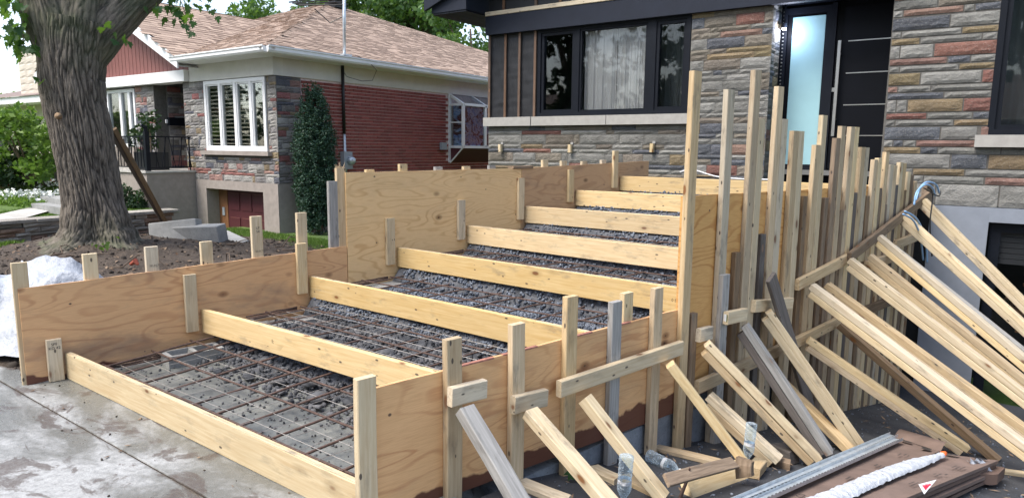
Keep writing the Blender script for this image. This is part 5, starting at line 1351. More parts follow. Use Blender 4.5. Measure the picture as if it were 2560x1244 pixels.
def tree(base, h, cr, lab, seed, mat='leafA', n=5000, size=.28, trunk_r=.25, crown_lo=.35, nb_=8, limbs=(), grp='trees beyond the houses', cat='tree'):
    RR = random.Random(seed)
    t = empty('tree', base, label=lab, cat=cat, group=grp); B_ = Vector(base)
    m = MB(); m.tube([B_, B_ + Vector((RR.uniform(-.2, .2), 0, h * .4)), B_ + Vector((RR.uniform(-.5, .5), 0, h * .85))], [trunk_r, trunk_r * .75, trunk_r * .2], 10)
    part(m, 'trunk', M['twig'] if True else 0, t, True)
    blobs = []
    for i in range(nb_):
        a = RR.uniform(0, 6.28); z = h * RR.uniform(crown_lo, .95); k = cr * RR.uniform(.1, .75)
        c = (B_.x + math.cos(a) * k, B_.y + math.sin(a) * k, B_.z + z); blobs.append((c, (cr * RR.uniform(.3, .5), cr * RR.uniform(.3, .5), cr * RR.uniform(.22, .38))))
        lm = MB(); lm.tube([B_ + ZV * (h * RR.uniform(.25, .5)), (Vector(c) + B_ + ZV * h * .5) / 2, c], [trunk_r * .4, trunk_r * .25, .03], 6); part(lm, 'limb', M['twig'], t, True)
    for (p, q, r) in limbs: lm = MB(); lm.tube([p, q], [r, r * .7], 8); part(lm, 'limb', M['twig'], t, True)
    leafcloud('crown', blobs, n, size, M[mat], seed, t)
    return t
def yy(v, Y): return v
tree((-41.4011, 32.0000, -0.1000), 12.5, 4.2, 'dark leafy tree behind the bungalow roof, left of the service mast', 1, 'leafA', 9000, .34, .35, .45, 10)
tree((-28.3039, 30.0000, -0.1000), 13, 5.5, 'tall tree with thick leaning limbs behind the bungalow roof', 2, 'leafA', 12000, .34, .42, .5, 13, limbs=[((-26.5397, 29.0000, 7.2731), (-23.8132, 29.0000, 10.5209), .22), ((-26.3923, 29.5000, 7.6492), (-23.1348, 29.5000, 8.9188), .16), ((-27.3036, 30.0000, 7.2353), (-26.5092, 30.0000, 10.8578), .3), ((-28.6157, 30.0000, 7.5574), (-28.7389, 30.0000, 11.3596), .42)])
tree((-28.5015, 27.0000, -0.1000), 10, 3.6, 'bushy green tree right behind the service mast', 3, 'leafA', 9000, .28, .3, .5, 9)
tree((-46.2006, 30.0000, -0.1000), 10, 2.2, 'small airy tree standing above the gable valley of the bungalow', 5, 'leafA', 2600, .34, .14, .60, 7)
tree((-20.3764, 26.0000, -0.1000), 8.5, 3.0, 'lower tree with gaps of sky beside the dark eave', 7, 'leafA', 6500, .27, .2, .35, 9)
tree((-18.5864, 24.0000, -0.1000), 5.6, 1.7, 'blue green spruce showing between the bungalow roof and the dark eave', 8, 'leafB', 5000, .2, .15, .25, 9)
tree((-51.6527, 36.0000, -0.1000), 13, 3.0, 'thin dark tree above the bungalow ridge', 9, 'leafD', 4000, .36, .2, .55, 8)
fw = []
RR = random.Random(77)
for i in range(14): fw.append(((-95 + RR.uniform(-14, 14), 22 + i * 3.0 - 20, 4.5), (5, 5, RR.uniform(3, 5.5))))
leafcloud('treeline', fw, 16000, .9, M['leafC'], 21, None)
tag(bpy.data.objects['treeline'], 'hazy pale green treeline far away at the left edge', kind='stuff')
# street trees behind the viewer, mirrored in the windows
for i, (x, y, h) in enumerate(((-17, -11, 10), (-11, -13, 12), (-5, -11, 9), (1, -12, 12), (-24, -12, 12), (8, -11, 10), (-30, -15, 12), (15, -13, 12), (-36, -5, 10), (-42, -9, 12), (-34, -12, 11))):
    tree((x, y, -.1), h, 4.2, 'street tree mirrored in the windows, planted %s along the kerb' % ORD[i], 60 + i, 'leafD', 5500, .45, .3, .18, 12, grp='street trees across the road')
for i, (x, w_) in enumerate(((-27, 11), (-13, 11), (2, 12))):
    e = empty('street_house', (x, -22, -.1), label=['brick house across the road, furthest left in the window mirrors', 'brick house across the road, middle one of three', 'brick house across the road, behind the viewer on the right'][i], cat='house', group='houses across the road')
    part(MB().box((x - w_ / 2, -30, -.1), (x + w_ / 2, -22, 3.2)), 'wall', M['brick'], e)
    m = MB(); m.quad((x - w_ / 2 - .5, -21.5, 3.2), (x + w_ / 2 + .5, -21.5, 3.2), (x + w_ / 2 - 3, -26, 5.6), (x - w_ / 2 + 3, -26, 5.6)); m.quad((x - w_ / 2 - .5, -21.5, 3.2), (x - w_ / 2 + 3, -26, 5.6), (x - w_ / 2 - .5, -30.5, 3.2)); m.quad((x + w_ / 2 + .5, -21.5, 3.2), (x + w_ / 2 + .5, -30.5, 3.2), (x + w_ / 2 - 3, -26, 5.6)); part(m, 'roof', M['farroof'], e)
    for k in (-3, 2.5): part(MB().box((x + k - 1, -22.02, .9), (x + k + 1, -21.96, 2.3)), 'window', M['room'], e)
# conical juniper by the brick wall
J = empty('juniper', (-10.25, 8.35, -.1), label='dense dark conical juniper against the red brick side wall', cat='shrub')
jb_ = []; RR = random.Random(5)
for i in range(70):
    z = .1 + 2.55 * (i / 70) ; rr_ = .43 * math.sin(min(1, (z + .55) / 1.5) * 1.57) * (1 - max(0, (z - 1.7) / 1.15) ** 1.3 * .80)
    a = i * 2.4; jb_.append(((-10.30 + rr_ * .55 * math.cos(a), 8.32 + rr_ * .55 * math.sin(a), z), (rr_ * .5, rr_ * .5, .22)))
leafcloud('foliage', jb_, 76000, .038, M['juniper'], 3, J)
m = MB(); m.tube([(-10.28, 8.35, -.15), (-10.28, 8.35, 1.8)], [.06, .02], 7); part(m, 'stem', M['twig'], J)
def shrub(name, c, rad, lab, n, size, mat, seed, nb_=7, stems=0, **kw):
    RR = random.Random(seed); t = empty(name, c, label=lab, cat='shrub', **kw); bl = []
    for i in range(nb_):
        a = RR.uniform(0, 6.28); k = RR.uniform(0, .6); z = rad[2] * RR.uniform(.25, 1.6)
        q_ = 1.0 if nb_ < 15 else .52; k *= 1.0 if nb_ < 15 else 1.5; bl.append(((c[0] + rad[0] * k * math.cos(a), c[1] + rad[1] * k * math.sin(a), c[2] + z), (rad[0] * .5 * q_, rad[1] * .5 * q_, rad[2] * .45 * q_ * 1.3)))
    leafcloud('foliage', bl, n, size, M[mat], seed, t)
    for i in range(stems):
        b = bl[i % nb_][0]; m = MB(); m.tube([c, ((c[0] + b[0]) / 2 + RR.uniform(-.1, .1), (c[1] + b[1]) / 2, (c[2] + b[2]) / 2), b], [.03, .02, .006], 5); part(m, 'stem', M['twig'], t)
    return t
shrub('shrub', (-13.8209, 6.5713, 0.0500), (.38, .38, .38), 'dark green yew between the maple and the porch', 6500, .06, 'leafD', 1)
shrub('shrub', (-17.5191, 6.2973, 0.7500), (1.5, 1.5, .98), 'bright yellow green willow-like shrub left of the maple', 6500, .13, 'leafC', 2, 22, 14)
shrub('shrub', (-18.2614, 5.9575, 0.6000), (1.0, 1.0, .55), 'dark rounded shrub at the left edge of the garden', 5000, .10, 'leafD', 3)
shrub('shrub', (-19.1674, 6.7280, 0.5500), (.95, .8, .28), 'low broad-leaved shrub below the bright willow', 4500, .10, 'leafA', 4)
shrub('shrub', (-19.3291, 7.3056, 0.5500), (.8, .6, .25), 'low pale-edged shrub just left of the maple trunk', 3500, .09, 'leafC', 5)
shrub('shrub', (-24.0396, 9.2436, 0.6000), (.3, .3, .6), 'narrow dark shrub tight against the left of the trunk', 2500, .07, 'leafD', 6)
# potted plant on the porch
PT = empty('potted_plant', (-14.3, 7.35, 1.082), label='potted olive-like plant in a dark planter on the bungalow porch', cat='plant')
m = MB(); m.box((-14.55, 7.12, 1.082), (-14.05, 7.58, 1.45)); part(m, 'planter', M['pot'], PT)
m = MB(); m.tube([(-14.3, 7.35, 1.4), (-14.28, 7.35, 1.95)], .015, 5); part(m, 'stem', M['twig'], PT)
leafcloud('foliage', [((-14.25, 7.35, 2.10), (.28, .28, .22)), ((-14.45, 7.35, 1.85), (.3, .3, .2)), ((-14.7, 7.4, 1.7), (.3, .3, .3))], 900, .09, M['leafD'], 5, PT)

# ------------------------------------------------------------------ lawns and garden
grid('lawn', -19, -12.42, 2.5, 6.85, .25, lambda x, y: .35 + max(0, (-14.2 - x)) * .07 + .02 * noise.noise((x, y, 0)), M['turf'], label='raised lawn and garden bed behind the dry stone wall', kind='structure')
def blades(name, area, n, hmin, hmax, zf, seed, lab, mat='grass'):
    RR = np.random.RandomState(seed); x = RR.uniform(area[0], area[1], n); y = RR.uniform(area[2], area[3], n)
    z = np.array([zf(a, b) for a, b in zip(x, y)]); a = RR.uniform(0, 6.28, n); h = RR.uniform(hmin, hmax, n); w = .006 + RR.uniform(0, .006, n); ln = RR.normal(0, .35, (n, 2)) * h[:, None]
    P = np.stack([x, y, z], 1); d = np.stack([np.cos(a) * w, np.sin(a) * w, 0 * a], 1)
    T = P + np.stack([ln[:, 0], ln[:, 1], h], 1)
    V = np.stack([P - d, P + d, T], 1).reshape(-1, 3)
    me = bpy.data.meshes.new(name); me.vertices.add(len(V)); me.vertices.foreach_set('co', V.ravel()); me.loops.add(n * 3); me.loops.foreach_set('vertex_index', np.arange(n * 3, dtype=np.int32))
    me.polygons.add(n); me.polygons.foreach_set('loop_start', (np.arange(n) * 3).astype(np.int32)); at = me.attributes.new('rnd', 'FLOAT', 'FACE'); at.data.foreach_set('value', RR.uniform(0, 1, n).astype(np.float32)); me.update(calc_edges=True)
    return ob(name, me, M[mat], label=lab, kind='stuff')
blades('grass', (-14.6, -12.45, 3.0, 6.8), 26000, .02, .05, lambda x, y: .345 + max(0, (-14.2 - x)) * .07, 1, 'short lawn grass behind the dry stone wall')
grid('grass_strip', -12.4, -3.6, 6.75, 8.4, .2, lambda x, y: -.035 + .02 * noise.noise((x * 2, y * 2, 0)), M['turf'], label='strip of lawn in front of the bungalow and beside it', kind='structure')
blades('grass', (-12.2, -6.5, 6.9, 7.8), 26000, .03, .07, lambda x, y: -.04, 2, 'lawn grass in front of the bungalow garage')
blades('grass', (-12.4, -11.2, 2.2, 3.9), 5000, .03, .09, lambda x, y: soil_z(x, y) - .01, 4, 'rough grass at the foot of the dry stone wall')
m = MB(); q = [Vector((-13.8395, 4.4058, 0.3700)), Vector((-15.0775, 5.5304, 0.4000)), Vector((-14.2207, 5.5057, 0.3900)), Vector((-12.9254, 4.4940, 0.3700)), Vector((-12.9772, 4.1248, 0.3700))]
for p in q: p.z += .02
m.quad(*q); m.build('path', M['concrete'], label='pale curved garden path left of the maple', kind='structure')
ST_ = empty('garden_steps', (-14.0929, 5.2805, 0.4200), label='two grey stone garden steps beside the maple', cat='steps')
for i, (a, b, z) in enumerate((((-14.5876, 5.2116, 0.5000), (-13.0985, 5.1655, 0.5000), .5), ((-14.9785, 5.5096, 0.6000), (-13.6161, 5.3808, 0.6000), .6))):
    a, b = Vector(a), Vector(b); d = (b - a).normalized(); nn = Vector((-d.y, d.x, 0)); m = MB()
    P = [a, b, b + nn * .5, a + nn * .5]
    for p in P: p.z = z - .13
    Q = [p + ZV * .13 for p in P]; k = len(m.V); m.V += [tuple(p) for p in P + Q]
    for f in ((0, 3, 2, 1), (4, 5, 6, 7), (0, 1, 5, 4), (1, 2, 6, 5), (2, 3, 7, 6), (3, 0, 4, 7)): m.F.append(f); m.R.append(.5)
    part(m, 'step', M['cmu'], ST_)
def scatter(name, cpx, n, r, mat, seed, lab, spread):
    RR = random.Random(seed); m = MB()
    for i in range(n):
        c = Vector(cpx) + Vector((RR.gauss(0, spread[0]), RR.gauss(0, spread[1]), RR.uniform(0, spread[2])))
        for j in range(2):
            a, b = Vector((RR.gauss(0, 1), RR.gauss(0, 1), RR.gauss(0, 1))).normalized() * r, Vector((RR.gauss(0, 1), RR.gauss(0, 1), RR.gauss(0, 1))).normalized() * r
            m.quad(c - a, c + b, c + a, c - b)
    return m.build(name, M[mat], label=lab, kind='stuff')
scatter('flowers', (-15.5700, 5.6213, 0.5500), 160, .04, 'flowerW', 1, 'mass of white flowers and silvery leaves by the steps', (.5, .3, .12))
scatter('flowers', (-17.3975, 6.8143, 0.6000), 60, .04, 'flowerW', 2, 'white flowers beside the trunk', (.25, .3, .2))
scatter('flowers', (-19.5020, 6.5983, 0.6000), 70, .05, 'flowerR', 3, 'scattered red flowers in the left garden bed', (.9, .5, .15))
leafcloud('ground_cover', [((-15.7285, 5.2301, 0.5000), (1.3, .8, .12)), ((-17.7849, 6.6298, 0.5000), (1.2, .8, .15))], 7000, .07, M['leafC'], 31, None); tag(bpy.data.objects['ground_cover'], 'low bright green ground cover in the garden bed', kind='stuff')
o = rocks('boulder', [(0, 0, 0)], [.3], M['dark'], 3, label='dark rounded boulder among the garden flowers', cat='boulder'); o.location = (-18.6603, 6.9276, 0.6200)
# dry stone retaining wall
WS = empty('stone_wall', (-12.4, 4.6, 0), label='low dry stone wall of flat slabs behind the maple', cat='wall')
RR = random.Random(8)
z = -.06
while z < .33:
    h = RR.uniform(.045, .085); y = 2.4
    while y < 6.5:
        L = RR.uniform(.16, .6); stone('stone', WS, y, y + L, z, z + h, 'X', -12.42 + RR.uniform(-.02, .03), M['flag'] if RR.random() < .75 else M['flag2'], RR, proud=.05, gap=.008, detail=.4); y += L
    z += h
y = 2.4
while y < 6.5:
    L = RR.uniform(.35, .8); m = MB(); m.box((-12.75, y, z), (-12.33 + RR.uniform(-.02, .02), y + L - .01, z + .045)); part(m, 'coping_stone', M['flag'] if RR.random() < .6 else M['flag2'], WS); y += L
part(MB().box((-12.8, 2.4, -.1), (-12.43, 6.5, z)), 'wall_core', M['mortar'], WS)

# ------------------------------------------------------------------ things on the soil
# slabs of old kerb
def slabblock(c, size, rz, rx, ry, lab, mat='cmu', nm='concrete_slab'):
    m = MB(); a = Vector(size) / 2; b = .012
    P = []
    m.box(tuple(-a), tuple(a)); o = ob(nm, mesh(nm, m.V, m.F), M[mat], label=lab, cat='concrete slab', group='broken concrete slabs by the pole')
    o.location = c; o.rotation_euler = (rx, ry, rz)
    md = o.modifiers.new('b', 'BEVEL'); md.width = .015; md.segments = 2
    return o
slabblock((-9.9007, 5.7005, 0.2200), (.95, .22, .34), math.radians(20), .12, -.06, 'large grey concrete slab standing on edge, right of the leaning one', 'cmu')
slabblock((-10.2080, 5.5452, 0.2600), (.75, .2, .36), math.radians(33), -.2, -.12, 'grey concrete slab tilted behind the largest slab', 'cmu')
slabblock((-10.5991, 5.5724, 0.1500), (.12, .2, .32), math.radians(20), .0, .3, 'narrow end of a broken slab at the foot of the long plank', 'cmu')
slabblock((-9.8987, 6.2019, 0.0800), (.75, .4, .10), math.radians(-8), .25, .12, 'flat grey slab lying tilted on the roots', 'cmu')
slabblock((-10.1468, 5.9207, 0.0500), (.35, .2, .09), math.radians(35), .2, .1, 'small dark broken slab under the large one', 'dark')
# plank leaning on the maple
a_, b_ = Vector((-10.2484, 4.7708, 1.8176)), Vector((-11.9031, 6.3543, 0.1200))
PE = empty('leaning_planks', tuple(b_), label='two old planks leaning together against the maple trunk', cat='plank')
board('plank', a_, b_, .065, .035, (0, 1, .3), M['brown'], parent=PE); board('plank', a_ + Vector((-.06, -.03, -.04)), b_ + Vector((-.06, -.02, 0)), .06, .03, (0, 1, .3), M['dark'], parent=PE)
# white tarp thrown over a heap
V, F = [], []; n = 70
def tarp(u, v):
    x = (u - .5) * 2.4; y = (v - .5) * 1.4
    z = .55 * math.exp(-((x - .25) / .62) ** 2 - (y / .5) ** 2) + .38 * math.exp(-((x + .75) / .45) ** 2 - (y / .5) ** 2)
    z += .09 * (1 - min(1, abs(noise.noise((x * 2.2, y * 2.2 + x, 4))) * 4)) + .03 * noise.noise((x * 6, y * 4, 7)) + .02 * (1 - min(1, abs(noise.noise((x * 5 + y * 2, y * 3, 9))) * 4))
    e = min(u, 1 - u, v, 1 - v); return x, y, max(.01, z * min(1, e * 9 + .15)) + .02
c_ = Vector((-6.4792, 2.2090, 0.1000)); rot = Matrix.Rotation(math.radians(28), 3, 'Z')
for j in range(n + 1):
    for i in range(n + 1):
        p = rot @ Vector(tarp(i / n, j / n)); V.append((c_.x + p.x, c_.y + p.y, .03 + p.z))
for j in range(n):
    for i in range(n): a = j * (n + 1) + i; F.append((a, a + 1, a + n + 2, a + n + 1))
ob('white_tarp', mesh('white_tarp', V, F, None, True), M['bag'], label='crumpled white tarp over a heap behind the left form', cat='tarp')
# twigs, roots and clods on the soil
_tw = []
def twl(x, y):
    d = (Vector((x, y, 0)) - TREE).length; _tw.append(1)
    return '%s from the trunk' % ORD[TWR.index((x, y))]
RR = random.Random(14)
TWR = []
while len(TWR) < 30:
    x, y = RR.uniform(-9.8, -5.2), RR.uniform(2.6, 7.2)
    if (Vector((x, y, 0)) - (L0 + DV * (y - L0.y))).dot(NV) > .35 and math.hypot(x - TREE.x, y - TREE.y) > .9: TWR.append((x, y))
TWR.sort(key=lambda t: math.hypot(t[0] - TREE.x, t[1] - TREE.y))
for i, (x, y) in enumerate(TWR):
    a = RR.uniform(0, 3.14); L = RR.uniform(.25, 1.0); m = MB(); pts = []
    for t in range(5):
        px_, py_ = x + math.cos(a) * L * t / 4 + RR.uniform(-.04, .04), y + math.sin(a) * L * t / 4 + RR.uniform(-.04, .04)
        pts.append((px_ - x, py_ - y, soil_z(px_, py_) + .012 + (RR.uniform(0, .14) if t in (2, 3) and i % 3 == 0 else 0)))
    m.tube(pts, [.011, .010, .008, .006, .003], 5)
    m.build('twig', M['twig'], None, loc=(x, y, 0), label='bare twig on the churned soil, %s' % twl(x, y), cat='twig', group='twigs and roots on the soil')
pts, sz = [], []
for i in range(3800):
    x, y = RR.uniform(-12, -4), RR.uniform(1.75, 7.6); pts.append((x, y, soil_z(x, y))); sz.append(RR.choice([.008, .012, .02, .03]) * RR.uniform(.6, 1.2))
M['clod'] = m_attr('soil_clods', (0.022, 0.017, 0.013), (0.10, 0.078, 0.062), .95)
rocks('soil_clods', pts, sz, M['clod'], 9, label='loose clods of dark soil', kind='stuff')
fo = {}
pts = [(RR.uniform(-12, -4.5), RR.uniform(2.2, 7.5)) for _ in range(900)]
dl = MB()
for x, y in pts:
    c = Vector((x, y, soil_z(x, y) + .012)); a = Vector((RR.gauss(0, 1), RR.gauss(0, 1), RR.gauss(0, .5))).normalized() * .03; b = a.cross(ZV).normalized() * .018
    dl.quad(c - a, c + b, c + a, c - b + ZV * .01, r=RR.random())
M['deadleaf'] = m_attr('dead_leaves', (0.10, 0.055, 0.03), (0.30, 0.22, 0.15), .8)
dl.build('dead_leaves', M['deadleaf'], label='dead leaves and bark chips scattered over the soil', kind='stuff')
dl = MB()
for i in range(75):
    c = pj0.lerp(pj1, RR.uniform(.40, .72)) + jn * RR.uniform(-1.5, .7); c.z = .006
    a = Vector((RR.gauss(0, 1), RR.gauss(0, 1), 0)).normalized() * RR.choice([.006, .01, .02]); b = a.cross(ZV).normalized() * RR.choice([.003, .008]); dl.quad(c - a, c + b, c + a + ZV * .005, c - b, r=RR.random())
dl.build('slab_litter', M['deadleaf'], label='leaf scraps and chips on the wet slab', kind='stuff')
pts, sz = [], []
for i in range(420):
    c = pj0.lerp(pj1, RR.uniform(.36, .8)) + jn * RR.uniform(-1.9, .9)
    if c.x > -1.9 and c.y > 1: continue
    pts.append((c.x, c.y, .003)); sz.append(RR.choice([.003, .004, .007]))
rocks('grit', pts, sz, M['clod'], 19, label='dark grit sprinkled on the wet slab', kind='stuff')
rf = MB(); p = Vector((-7.7740, 3.6863, 0.2800)); rf.tube([p, p + Vector((.07, .02, .04)), p + Vector((.1, .03, .0))], [.02, .035, .015], 7); rf.build('crumpled_wrapper', M['wrapper'], label='small reddish crumpled wrapper on the soil', cat='litter')

# ------------------------------------------------------------------ hose and cables at the far end of the rail
def curvetube(name, pts, r, mat, parent=None, k=8, **kw):
    P = [Vector(p) for p in pts]; out = []
    for i in range(len(P) - 1):
        p0, p1, p2, p3 = P[max(0, i - 1)], P[i], P[i + 1], P[min(len(P) - 1, i + 2)]
        for j in range(8):
            t = j / 8; out.append(.5 * ((2 * p1) + (p2 - p0) * t + (2 * p0 - 5 * p1 + 4 * p2 - p3) * t * t + (3 * p1 - p0 - 3 * p2 + p3) * t ** 3))
    out.append(P[-1]); m = MB(); m.tube(out, r, k); return m.build(name, mat, parent, True, **kw)
HZ = empty('hose', (-0.5769, 8.2341, 1.1927), label='coiled pale blue hose hanging over the far end of the upper rail', cat='hose')
for j, dx in enumerate((0, 5, 11)):
    pts = [(-0.5845, 7.7174, 1.1382), (-0.5668, 7.8009, 1.2526), (-0.5242, 8.0011, 1.3061), (-0.4628, 8.2899, 1.2695), (-0.4345, 8.4230, 1.1819)] if j == 0 else [(-0.5886, 7.6021, 1.0980), (-0.5790, 7.6472, 1.2198), (-0.5331, 7.8630, 1.2829), (-0.4842, 8.0931, 1.2519), (-0.4563, 8.2244, 1.1575)] if j == 1 else [(-0.6397, 7.3614, 1.0497), (-0.5631, 7.6260, 0.9698), (-0.5084, 7.8829, 0.8131), (-0.4765, 8.0332, 0.6373), (-0.4614, 8.1042, 0.4851)]
    o = curvetube('coil', pts, .009, M['hose']); part(o, '', None, HZ)
o = curvetube('coil', [(-0.6415, 7.2571, 1.0307), (-0.5708, 7.4935, 0.9528), (-0.5217, 7.7241, 0.7876), (-0.4854, 7.8951, 0.5305)], .009, M['hose']); part(o, '', None, HZ)
o = curvetube('black_cable', [(-0.5108, 7.9680, 1.2559), (-0.4690, 8.0686, 1.1729), (-0.4640, 7.9959, 0.8870), (-0.4280, 8.1650, 0.5434)], .007, M['cable'], label='black cable tangled with the blue hose', cat='cable')
o = curvetube('black_cable', [(-0.5313, 7.7755, 1.2551), (-0.4286, 8.1622, 1.1620), (-0.4125, 8.2381, 1.2080)], .006, M['cable'], label='black cable looping right of the blue hose', cat='cable')
o = curvetube('white_cable', [(-3.3469, 8.6000, 1.3140), (-3.1863, 8.6000, 1.3494), (-2.8674, 8.6000, 1.2717), (-2.5637, 8.6000, 1.2515), (-2.2021, 8.6000, 1.2539)], .008, M['white'], label='white cable lying on the top landing in front of the house', cat='cable')
board('wall_plate', RF(6.9, .02, 1.16), RF(7.12, .02, 1.16), .22, .05, ZV, M['brown'], label='brown board end behind the blue hose', cat='board')

# ------------------------------------------------------------------ bottles
def bottle(name, base, axis, L, r, lab, lean=(0, 0)):
    prof = [(0, .75), (.02, 1), (.1, 1), (.16, .93), (.20, 1), (.26, .93), (.30, 1), (.36, .93), (.40, 1), (.47, .90), (.50, .82), (.56, .93), (.62, 1), (.72, .97), (.82, .70), (.90, .36), (.92, .34), (.96, .40), (1, .40)]
    e = empty(name, tuple(base), label=lab, cat='bottle', group='empty plastic bottles')
    ax = Vector(axis).normalized(); sd = ax.orthogonal().normalized(); up = ax.cross(sd); V, F = [], []; k = 16
    for (t, q) in prof:
        for j in range(k):
            a = 6.283 * j / k; V.append(tuple(ax * t * L + (sd * math.cos(a) + up * math.sin(a)) * r * q))
    for i in range(len(prof) - 1):
        for j in range(k): F.append((i * k + j, i * k + (j + 1) % k, (i + 1) * k + (j + 1) % k, (i + 1) * k + j))
    F.append(tuple(range(k))[::-1]); F.append(tuple((len(prof) - 1) * k + j for j in range(k)))
    o = ob('body', mesh('body', V, F, None, True), M['pet'], e)
    m = MB(); m.tube([ax * L * .965, ax * L * 1.02], r * .42, 12); m.build('cap', M['white'], e)
    m = MB(); m.tube([ax * L * .50, ax * L * .58], r * .96, 16, caps=False); m.build('label_band', M['foam'], e, True)
bottle('plastic_bottle', Vector((-1.3314, 2.8931, -0.1338)) + ZV * .26, (-.05, .02, -1), .25, .036, 'clear plastic bottle standing upside down at the bottom edge, near the lowest rail')
bottle('plastic_bottle', Vector((-1.0604, 4.0859, -0.3425)) + ZV * .30, (-.02, -.12, -1), .24, .034, 'clear plastic bottle propped upright against the brace foot')
bottle('plastic_bottle', Vector((-1.5502, 3.6774, -0.2710)) + ZV * .04, (.9, -.25, -.05), .24, .038, 'clear plastic bottle lying on its side behind the braces')

# ------------------------------------------------------------------ scrap lumber on the asphalt
SCP = [((-1.6210, 3.9420, -0.3173), (-1.0675, 4.0077, -0.3288), .07, .03, 'stud', 'narrow scrap board lying behind the lying bottle'), ((-1.1926, 3.0667, -0.0442), (-1.0435, 3.7019, -0.1553), .07, .02, 'brown', 'thin dark splintered board resting on the scraps'),
       ((-1.1725, 3.3072, -0.2063), (-1.0540, 4.0025, -0.3279), .13, .045, 'fresh', 'wide weathered scrap with stamped letters, at the foot of the pale brace'), ((-1.6839, 3.2095, -0.1892), (-1.4950, 3.1525, -0.1792), .08, .035, 'pale', 'short pale offcut left of the upside-down bottle'),
       ((-1.8168, 2.6865, -0.0976), (-1.5222, 2.6649, -0.0939), .08, .035, 'pale', 'offcut lying between the first two braces'), ((-1.4957, 3.2282, -0.1924), (-1.2485, 3.1374, -0.1766), .07, .035, 'stud', 'offcut partly under the third brace'),
       ((-1.0074, 4.5613, -0.4257), (-0.8783, 4.4706, -0.4099), .09, .09, 'dark', 'charred block beside the doubled brace foot'), ((-0.9826, 4.3329, -0.3858), (-0.8723, 4.3311, -0.3854), .07, .05, 'brown', 'low brown block under the charred one'),
       ((-0.9873, 3.7376, -0.2616), (-0.9996, 3.7599, -0.1655), .09, .06, 'brown', 'squared block set upright at the bottle'), ((-0.9944, 3.9149, -0.3126), (-1.0148, 4.1690, -0.3571), .08, .06, 'stud', 'squared block right of the bottle'),
       ((0.2159, 5.6433, -0.6151), (0.4694, 5.7765, -0.6384), .05, .03, 'fresh', 'splintered offcut sticking out right of the cardboard')]
for a, b, w, t, mt, lab in SCP:
    board('scrap_wood', Vector(a) + ZV * t * .55, Vector(b) + ZV * t * .55, w, t, (0, 1, 0) if abs(Vector(b).x - Vector(a).x) > .05 else (1, 0, 0), M[mt], warp=.008, skew=(.3, -.2), label=lab, cat='scrap wood', group='scrap lumber on the asphalt')
a_, b_ = Vector((-1.2269, 4.9837, 0.7085)), Vector((-0.9703, 5.6822, -0.6219))
board('leaning_plank', a_, b_, .12, .03, NV.cross(ZV), M['dark'], warp=.01, label='dark weathered plank leaning over the longer block', cat='plank')
m = MB(); p = Vector((-1.1750, 3.2268, -0.1922)); m.tube([p, p + Vector((.02, .05, .10)), p + Vector((.03, .04, .16))], [.012, .008, .005], 6); m.build('rusty_stake', M['rust'], label='bent rusty iron stake among the scraps', cat='stake')
M['scrapleaf'] = M['maple']
o = leafset('leaf', [(-1.5028, 2.9569, -0.1150), (-1.6829, 2.9603, -0.1156)], .12, M['maple'], 5, n=2, spread=.03); tag(o, 'green maple leaves on the asphalt between the braces', 'leaf')
dl = MB()
for i in range(800):
    x, y = RR.uniform(-1.7, 1.6), RR.uniform(2.0, 8.2); c = Vector((x, y, gz(y) + .012)); L = RR.uniform(.008, .04); a = Vector((RR.gauss(0, 1), RR.gauss(0, 1), RR.uniform(0, .2))).normalized() * L; b = a.cross(ZV).normalized() * L * .25
    dl.quad(c - a, c + b, c + a, c - b, r=RR.uniform(.5, 1))
dl.build('wood_chips', M['deadleaf'], label='wood chips and splinters on the dark asphalt', kind='stuff')
pts, sz = [], []
for i in range(2200):
    x, y = RR.uniform(-1.85, 1.2), RR.uniform(1.9, 8.0); pts.append((x, y, gz(y) + .004)); sz.append(RR.choice([.003, .004, .006, .010]))
rocks('asphalt_grit', pts, sz, M['gravel'], 29, label='loose grit and stone chips on the asphalt', kind='stuff')
# ------------------------------------------------------------------ flattened cartons
def carton(P, th, lab, n=1, nm='carton', mat='card', gap=.012):
    """quad P (top corners) with thickness th downwards, n layers"""
    P = [Vector(p) for p in P]; e = empty(nm, tuple(P[0]), label=lab, cat='cardboard', group='flattened cardboard packs')
    RR = random.Random(len(lab))
    for i in range(n):
        m = MB(); o = Vector((RR.uniform(-.012, .012), RR.uniform(-.02, .02), -i * (th + gap))); nx = 14
        T = []
        for a in range(nx + 1):
            u = a / nx
            for b in range(5):
                v = b / 4; q = P[0].lerp(P[1], u).lerp(P[3].lerp(P[2], u), v) + o + ZV * (.007 * noise.noise((u * 4 + i, v * 2, 3)) + (.0 if i else .012 * noise.noise((u * 2.3, v * 1.5, 8))))
                T.append(q)
        k = len(m.V); m.V += [tuple(q) for q in T] + [tuple(q - ZV * th) for q in T]; K = len(T)
        for a in range(nx):
            for b in range(4):
                c = a * 5 + b; m.F.append((k + c, k + c + 5, k + c + 6, k + c + 1)); m.R.append(.5); m.F.append((k + K + c, k + K + c + 1, k + K + c + 6, k + K + c + 5)); m.R.append(.5)
        rim = [a * 5 for a in range(nx + 1)] + [nx * 5 + b for b in range(1, 5)] + [a * 5 + 4 for a in range(nx - 1, -1, -1)] + [b for b in range(3, 0, -1)]
        for t in range(len(rim)):
            a, b = rim[t], rim[(t + 1) % len(rim)]; m.F.append((k + a, k + b, k + K + b, k + K + a)); m.R.append(.5)
        part(m, 'sheet', M[mat] if i == 0 else M['card2'] if i % 2 else M['card'], e)
    return e
CA = [(-0.4339, 5.8089, -0.5841), (-0.1172, 5.5563, -0.5198), (-0.5837, 3.2854, -0.1224), (-0.8840, 3.1478, -0.1184)]
